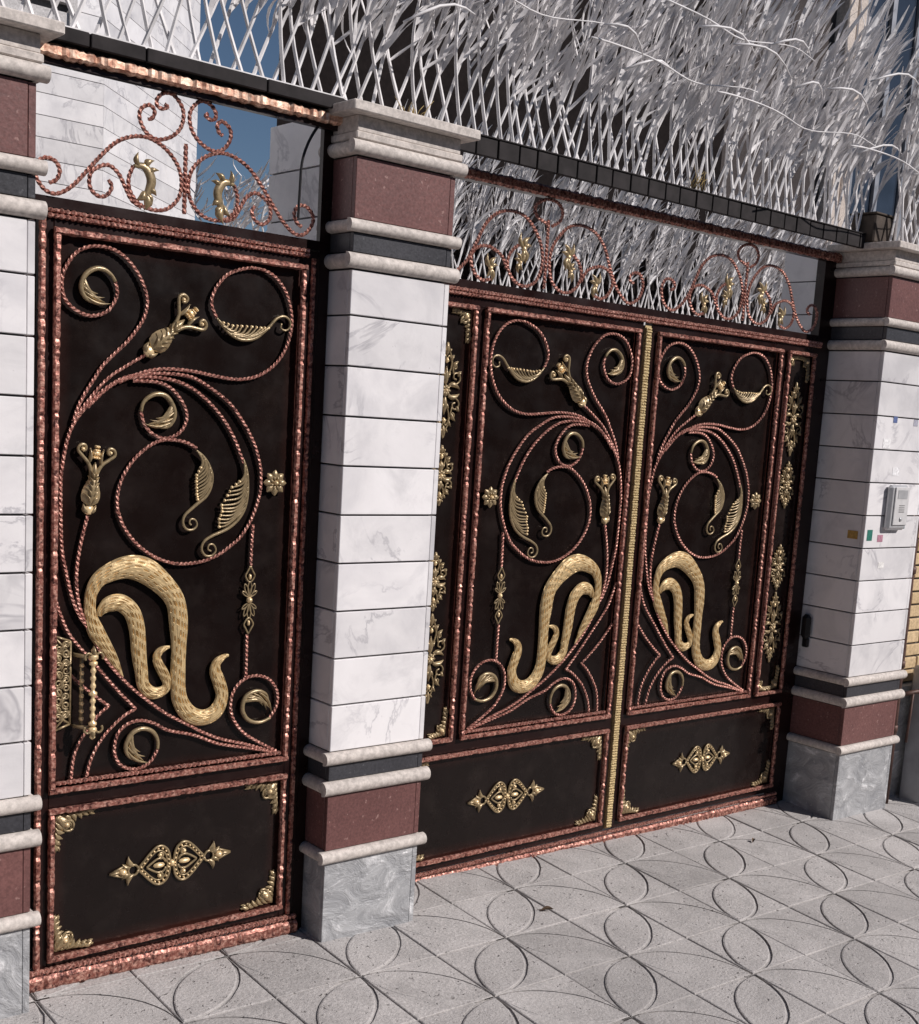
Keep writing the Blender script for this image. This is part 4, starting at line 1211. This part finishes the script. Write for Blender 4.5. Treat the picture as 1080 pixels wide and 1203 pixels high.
for (x0, x1, z0, z1) in ((9.27, 10.14, 3.0, 5.7),):
    f_ = MB()
    yy = HY + .10
    for a in ((x0, x0 + .07, z0, z1), (x1 - .07, x1, z0, z1), (x0 + .07, x1 - .07, z0, z0 + .07), (x0 + .07, x1 - .07, z1 - .07, z1), ((x0 + x1) / 2 - .03, (x0 + x1) / 2 + .03, z0 + .07, z1 - .07)):
        f_.box(a[0], a[1], yy - .06, yy - .003, a[2], a[3])
    w_ = f_.obj('window', M['alu'], hs, smooth=False)
    MB().box(x0 + .06, x1 - .06, yy - .03, yy - .022, z0 + .06, z1 - .06).obj('pane', M['glass'], w_, smooth=False)

bl = tag(empty('apartment_block'), 'pale marble clad building with grey louvres, behind the pedestrian gate', 'building')
BY = 5.5
c1, c2 = (3.657, BY), (5.04, BY + 1.383)
prism([(-6.0, BY + .03), (c1[0], BY + .03), (c2[0], c2[1] + .03), (c2[0], c2[1] + 5), (-6.0, c2[1] + 5)], -.3, 7.4).obj('wall', M['mortar'], bl, smooth=False)
prism([(-6.0, BY - .1), (c1[0], BY - .1), (c2[0], c2[1] - .1), (c2[0], c2[1] + 5), (-6.0, c2[1] + 5)], 7.402, 7.6).obj('parapet', M['trim'], bl, smooth=False)
CL = math.hypot(c2[0] - c1[0], c2[1] - c1[1])
for k in range(55):
    z0 = -.25 + k * .1385; z1 = z0 + .1335
    if z0 < 1.6: continue
    xe = c1[0] if not (3.86 < z0 < 5.4) else 1.45
    MB().box(-6.0, 1.44, BY, BY + .0295, z0, z1).obj('marble_course', M['marble'], bl, smooth=False)
    if xe > 2: MB().box(1.442, c1[0] - .002, BY, BY + .0295, z0, z1).obj('marble_course', M['marble'], bl, smooth=False)
    else: MB().box(3.45, c1[0] - .002, BY, BY + .0295, z0, z1).obj('marble_course', M['marble'], bl, smooth=False)
    o = MB().box(0, CL, 0, .0295, z0, z1).obj('marble_course', M['marble'], bl, smooth=False)
    o.location = (c1[0], c1[1], 0); o.rotation_euler = (0, 0, math.pi / 4)
for k in range(10):
    z = 3.92 + k * .145
    MB().box(1.46, 3.44, BY - .03, BY + .028, z, z + .085).obj('louvre_slat', M['pale'], bl, smooth=False)
for x in (1.46, 2.45, 3.40):
    MB().box(x, x + .05, BY - .05, BY - .031, 3.88, 5.42).obj('louvre_post', M['pale'], bl, smooth=False)

# ------------------------------------------------------------------ courtyard wall with its own fence, seen through the driveway fanlight
CW = 3.1
cw = tag(empty('courtyard_wall'), 'rendered courtyard wall seen through the driveway fanlight below its fence', 'wall')
MB().box(3.25, 9.5, CW, CW + .2, -.4, 2.36).obj('render', M['pale'], cw, smooth=False)
MB().box(3.22, 9.53, CW - .04, CW + .24, 2.3605, 2.40, .006).obj('coping', M['trim'], cw, smooth=False)
of = tag(empty('antler_fence'), 'white antler-spike fence on the courtyard wall, seen through the driveway fanlight', 'fence')
x = 3.3; i = 0
while x < 9.4:
    put('antler_bar', UNITS[(i % 2) + 2 * rg.randrange(6)], of, (x, CW + .06 + rg.uniform(-.02, .02), 2.398), (rg.uniform(-.1, .1), rg.uniform(-.08, .08), rg.uniform(-.5, .5)), (1.1, 1.1, (.62 if x < 4.4 else 1.3)))
    x += .032; i += 1

# ------------------------------------------------------------------ terrace added out of view to block sky light
sr = tag(empty('sky_block_terrace'), 'unseen terrace across the street, added to block sky light', 'house')
MB().box(-14, 24, -15, -8.6, -.9, 4.4).obj('wall', M['taupe'], sr, smooth=False)
MB().box(-14.2, 24.2, -15.2, -8.4, 4.402, 4.6).obj('roof', M['trim'], sr, smooth=False)
for k in range(9):
    x0 = -12 + k * 4.0
    w_ = MB().box(x0, x0 + 1.4, -8.595, -8.55, .9, 2.4).obj('window', M['alu'], sr, smooth=False)
    MB().box(x0 + .08, x0 + 1.32, -8.548, -8.54, .98, 2.32).obj('pane', M['glass'], w_, smooth=False)

# ------------------------------------------------------------------ beyond the right pillar
nb = tag(empty('brick_wall'), 'yellow brick wall on a grey stone plinth past the right pillar', 'wall')
NY = .02
MB().box(5.008, 7.6, NY + .012, NY + .25, .50, 2.3).obj('mortar_bed', M['mortar'], nb, smooth=False)
MB().box(5.008, 7.6, NY - .03, NY + .25, -.15, .50, .006).obj('plinth', M['crystal'], nb, smooth=False)
bm_ = MB().box(0, .205, 0, .03, 0, .052, .003).mesh('brick', M['brick'], smooth=False)
for r_ in range(29):
    z = .508 + r_ * .0615
    x = 5.012 - (0.1 if r_ % 2 else 0)
    x = max(x, 5.012) if r_ % 2 == 0 else 5.012
    if r_ % 2:
        put('brick', bm_, nb, (x, NY, z), scale=(.48, 1, 1)); x += .108
    while x < 6.2:
        put('brick', bm_, nb, (x, NY + random.uniform(-.001, .001), z)); x += .2155
pp = tag(empty('gas_pipe'), 'brown vertical pipe between the right pillar and the yellow brick wall', 'pipe')
MB().tube([(5.075, -.055, -.06), (5.075, -.055, .5), (5.075, -.05, 1.2), (5.075, -.05, 2.2)], .0145, 10).obj('riser', M['rust'], pp)
for z in (.32, .62, 1.05, 1.5):
    MB().lathe([(.0145, z - .016), (.020, z - .014), (.020, z + .014), (.0145, z + .016)], 5.075, -.053, 10).obj('coupling', M['rust'], pp)
MB().tube([(5.09, -.06, .475), (5.18, -.09, .49), (5.28, -.10, .47), (5.42, -.1, .468)], .011, 8).obj('branch', M['rust'], pp)
MB().tube([(5.155, -.085, .488), (5.152, -.083, .36), (5.15, -.08, .25)], .006, 6).obj('hanging_stub', M['rust'], pp)
nd = tag(empty('low_post'), 'low grey post at the far right edge in front of the brick wall', 'post')
MB().box(5.215, 5.40, -.16, -.03, -.1, .60, .012).obj('post', M['alu'], nd, smooth=False)
MB().box(5.20, 5.42, -.18, -.025, -.12, -.035, .006).obj('foot', M['alu'], nd, smooth=False)

# ------------------------------------------------------------------ small things on the right pillar
M['silver'] = mat_plain('silver_plastic', (.50, .50, .51), .35, .3, 30, .1)
M['ltgrey'] = mat_plain('light_grey_plastic', (.60, .59, .59), .4, 0, 30, .08)
M['blackp'] = mat_plain('black_plastic', (.012, .011, .012), .4, 0, 30, .2)
ic = tag(empty('intercom'), 'silver intercom panel on the front of the right pillar', 'intercom')
MB().box(4.715, 4.855, PF - .030, PF - .0005, 1.240, 1.432, .012).obj('housing', M['silver'], ic, smooth=False)
MB().box(4.740, 4.846, PF - .036, PF - .0305, 1.262, 1.424, .003).obj('face_plate', M['ltgrey'], ic, smooth=False)
MB().box(4.757, 4.83, PF - .0375, PF - .0362, 1.375, 1.412, .001).obj('name_window', M['silver'], ic, smooth=False)
for k in range(4):
    MB().box(4.775, 4.815, PF - .0374, PF - .0362, 1.318 + k * .009, 1.321 + k * .009).obj('speaker_slot', M['slat'], ic, smooth=False)
MB().lathe([(.0, 0), (.009, 0), (.009, .003), (0, .003)], 0, 0, 12).obj('call_button', M['silver'], ic, (4.794, PF - .0362, 1.288)).rotation_euler = (math.pi / 2, 0, 0)
def sticker(x, z, w, h, col, label, side=None):
    m = mat_plain('paper_' + label.split()[1], col, .6, 0, 90, .25)
    if side is None: mb = MB().box(x - w / 2, x + w / 2, PF - .0012, PF - .0004, z - h / 2, z + h / 2)
    else: mb = MB().box(4.5925 - .0012, 4.5925 - .0002, side - w / 2, side + w / 2, z - h / 2, z + h / 2)
    o = mb.obj('sticker', m, None, smooth=False)
    tag(o, label, 'sticker', 'stickers on the right pillar')
sticker(4.728, 1.704, .030, .026, (.10, .14, .30), 'small navy sticker above the intercom on the right pillar')
sticker(4.886, 1.698, .032, .028, (.36, .36, .42), 'faded grey sticker high on the right pillar at the edge')
sticker(4.682, 1.603, .055, .040, (.80, .79, .79), 'torn white sticker on the right pillar above the intercom')
sticker(4.775, 1.488, .050, .036, (.80, .79, .80), 'speckled white sticker just above the intercom')
sticker(4.632, 1.217, .038, .046, (.02, .16, .12), 'dark green square sticker lower left of the intercom')
sticker(4.712, 1.203, .040, .030, (.42, .20, .26), 'small pink and blue sticker directly below the intercom')
sticker(4.878, 1.262, .028, .036, (.06, .17, .19), 'teal sticker at the lower right corner of the intercom')
sticker(4.742, 1.087, .042, .026, (.80, .78, .76), 'blank white sticker low on the front of the right pillar')
sticker(0, 1.214, .050, .034, (.45, .28, .08), 'orange sticker on the shaded side of the right pillar', side=-.046)
lk = MB().box(4.5925 - .034, 4.5915, .104, .150, .738, .845, .014)
lk.box(4.5925 - .018, 4.5914, .112, .142, .70, .739, .004)
tag(lk.obj('gate_buffer', M['blackp'], None, smooth=False), 'black rubber gate buffer on the shaded side of the right pillar', 'buffer')
sb = MB().box(4.55, 4.70, -.02, .10, 2.4085, 2.52, .006)
sb.box(4.545, 4.705, -.025, .105, 2.5202, 2.528, .002)
tag(sb.obj('post_stub', mat_plain('weathered_brown_steel', (.06, .045, .035), .7, .2, 20, .4), None, smooth=False), 'weathered brown box standing on the cap of the right pillar', 'box')

# ------------------------------------------------------------------ litter
M['straw'] = mat_plain('dry_straw', (.42, .31, .13), .8, 0, 60, .3)
M['deadleaf'] = mat_plain('dead_leaf', (.10, .065, .04), .85, 0, 60, .4)
def dry_leaf(x, y, L, a, label):
    z = ground_z(x, y)
    mb = MB(); n = 6
    for i in range(n + 1):
        t = i / n; w = L * .22 * math.sin(math.pi * min(1, t + .06))
        for s in (-1, 0, 1):
            mb.v.append((t * L - L / 2, s * w, .003 + .010 * abs(s) * math.sin(math.pi * t) + .006 * t))
    for i in range(n):
        for k in range(2):
            q = i * 3 + k
            mb.f.append((q, q + 1, q + 4, q + 3))
    mb.tube([(-L / 2, 0, .004), (-L * .75, .004, .006)], .001, 4)
    o = mb.obj('dry_leaf', M['deadleaf'], None)
    o.location = (x, y, z); o.rotation_euler = (0, 0, a)
    tag(o, label, 'leaf', 'dead leaves on the pavement')
LEAVES = [(2.775, -.24, .045, -.6, 'dead leaf on the pavement below the meeting edge of the driveway gate'),
          (4.02, -.12, .030, .5, 'tiny dead leaf on the pavement near the right pillar')]
for a in LEAVES: dry_leaf(*a)
for x0, y0, z0, label in ((3.50, .018, 2.4437, 'tuft of dry straw caught on the edge of the driveway canopy'), (2.18, -.08, 2.408, 'dry weed tuft at the fence foot on the central pillar cap')):
    mb = MB(); rr = random.Random(int(x0 * 100))
    for k in range(16):
        a = rr.uniform(-1.2, 1.2); L = rr.uniform(.03, .10)
        p = Vector((x0 + rr.uniform(-.03, .03), y0 + rr.uniform(-.01, .02), z0))
        q = p + Vector((math.sin(a) * L * .6, -abs(math.cos(a)) * L * .3, L * rr.uniform(.3, 1.0)))
        mb.tube([p, (p + q) / 2 + Vector((0, 0, .008)), q], [.0016, .0014, .0006], 4)
    tag(mb.obj('straw_tuft', M['straw'], None), label, 'weeds')

cb = catmull([(1.925, 2.36), (1.893, 2.31), (1.872, 2.25), (1.868, 2.18), (1.866, 2.10)], .008)  # thin dark strip drawn in place of a curved shadow line
tag(MB().tube(xz(cb, -.004), .0042, 6).obj('shadow_strip', M['blackp'], None), 'dark strip standing in for a curved shadow at the right end of the pedestrian gate fanlight', 'shadow_strip')
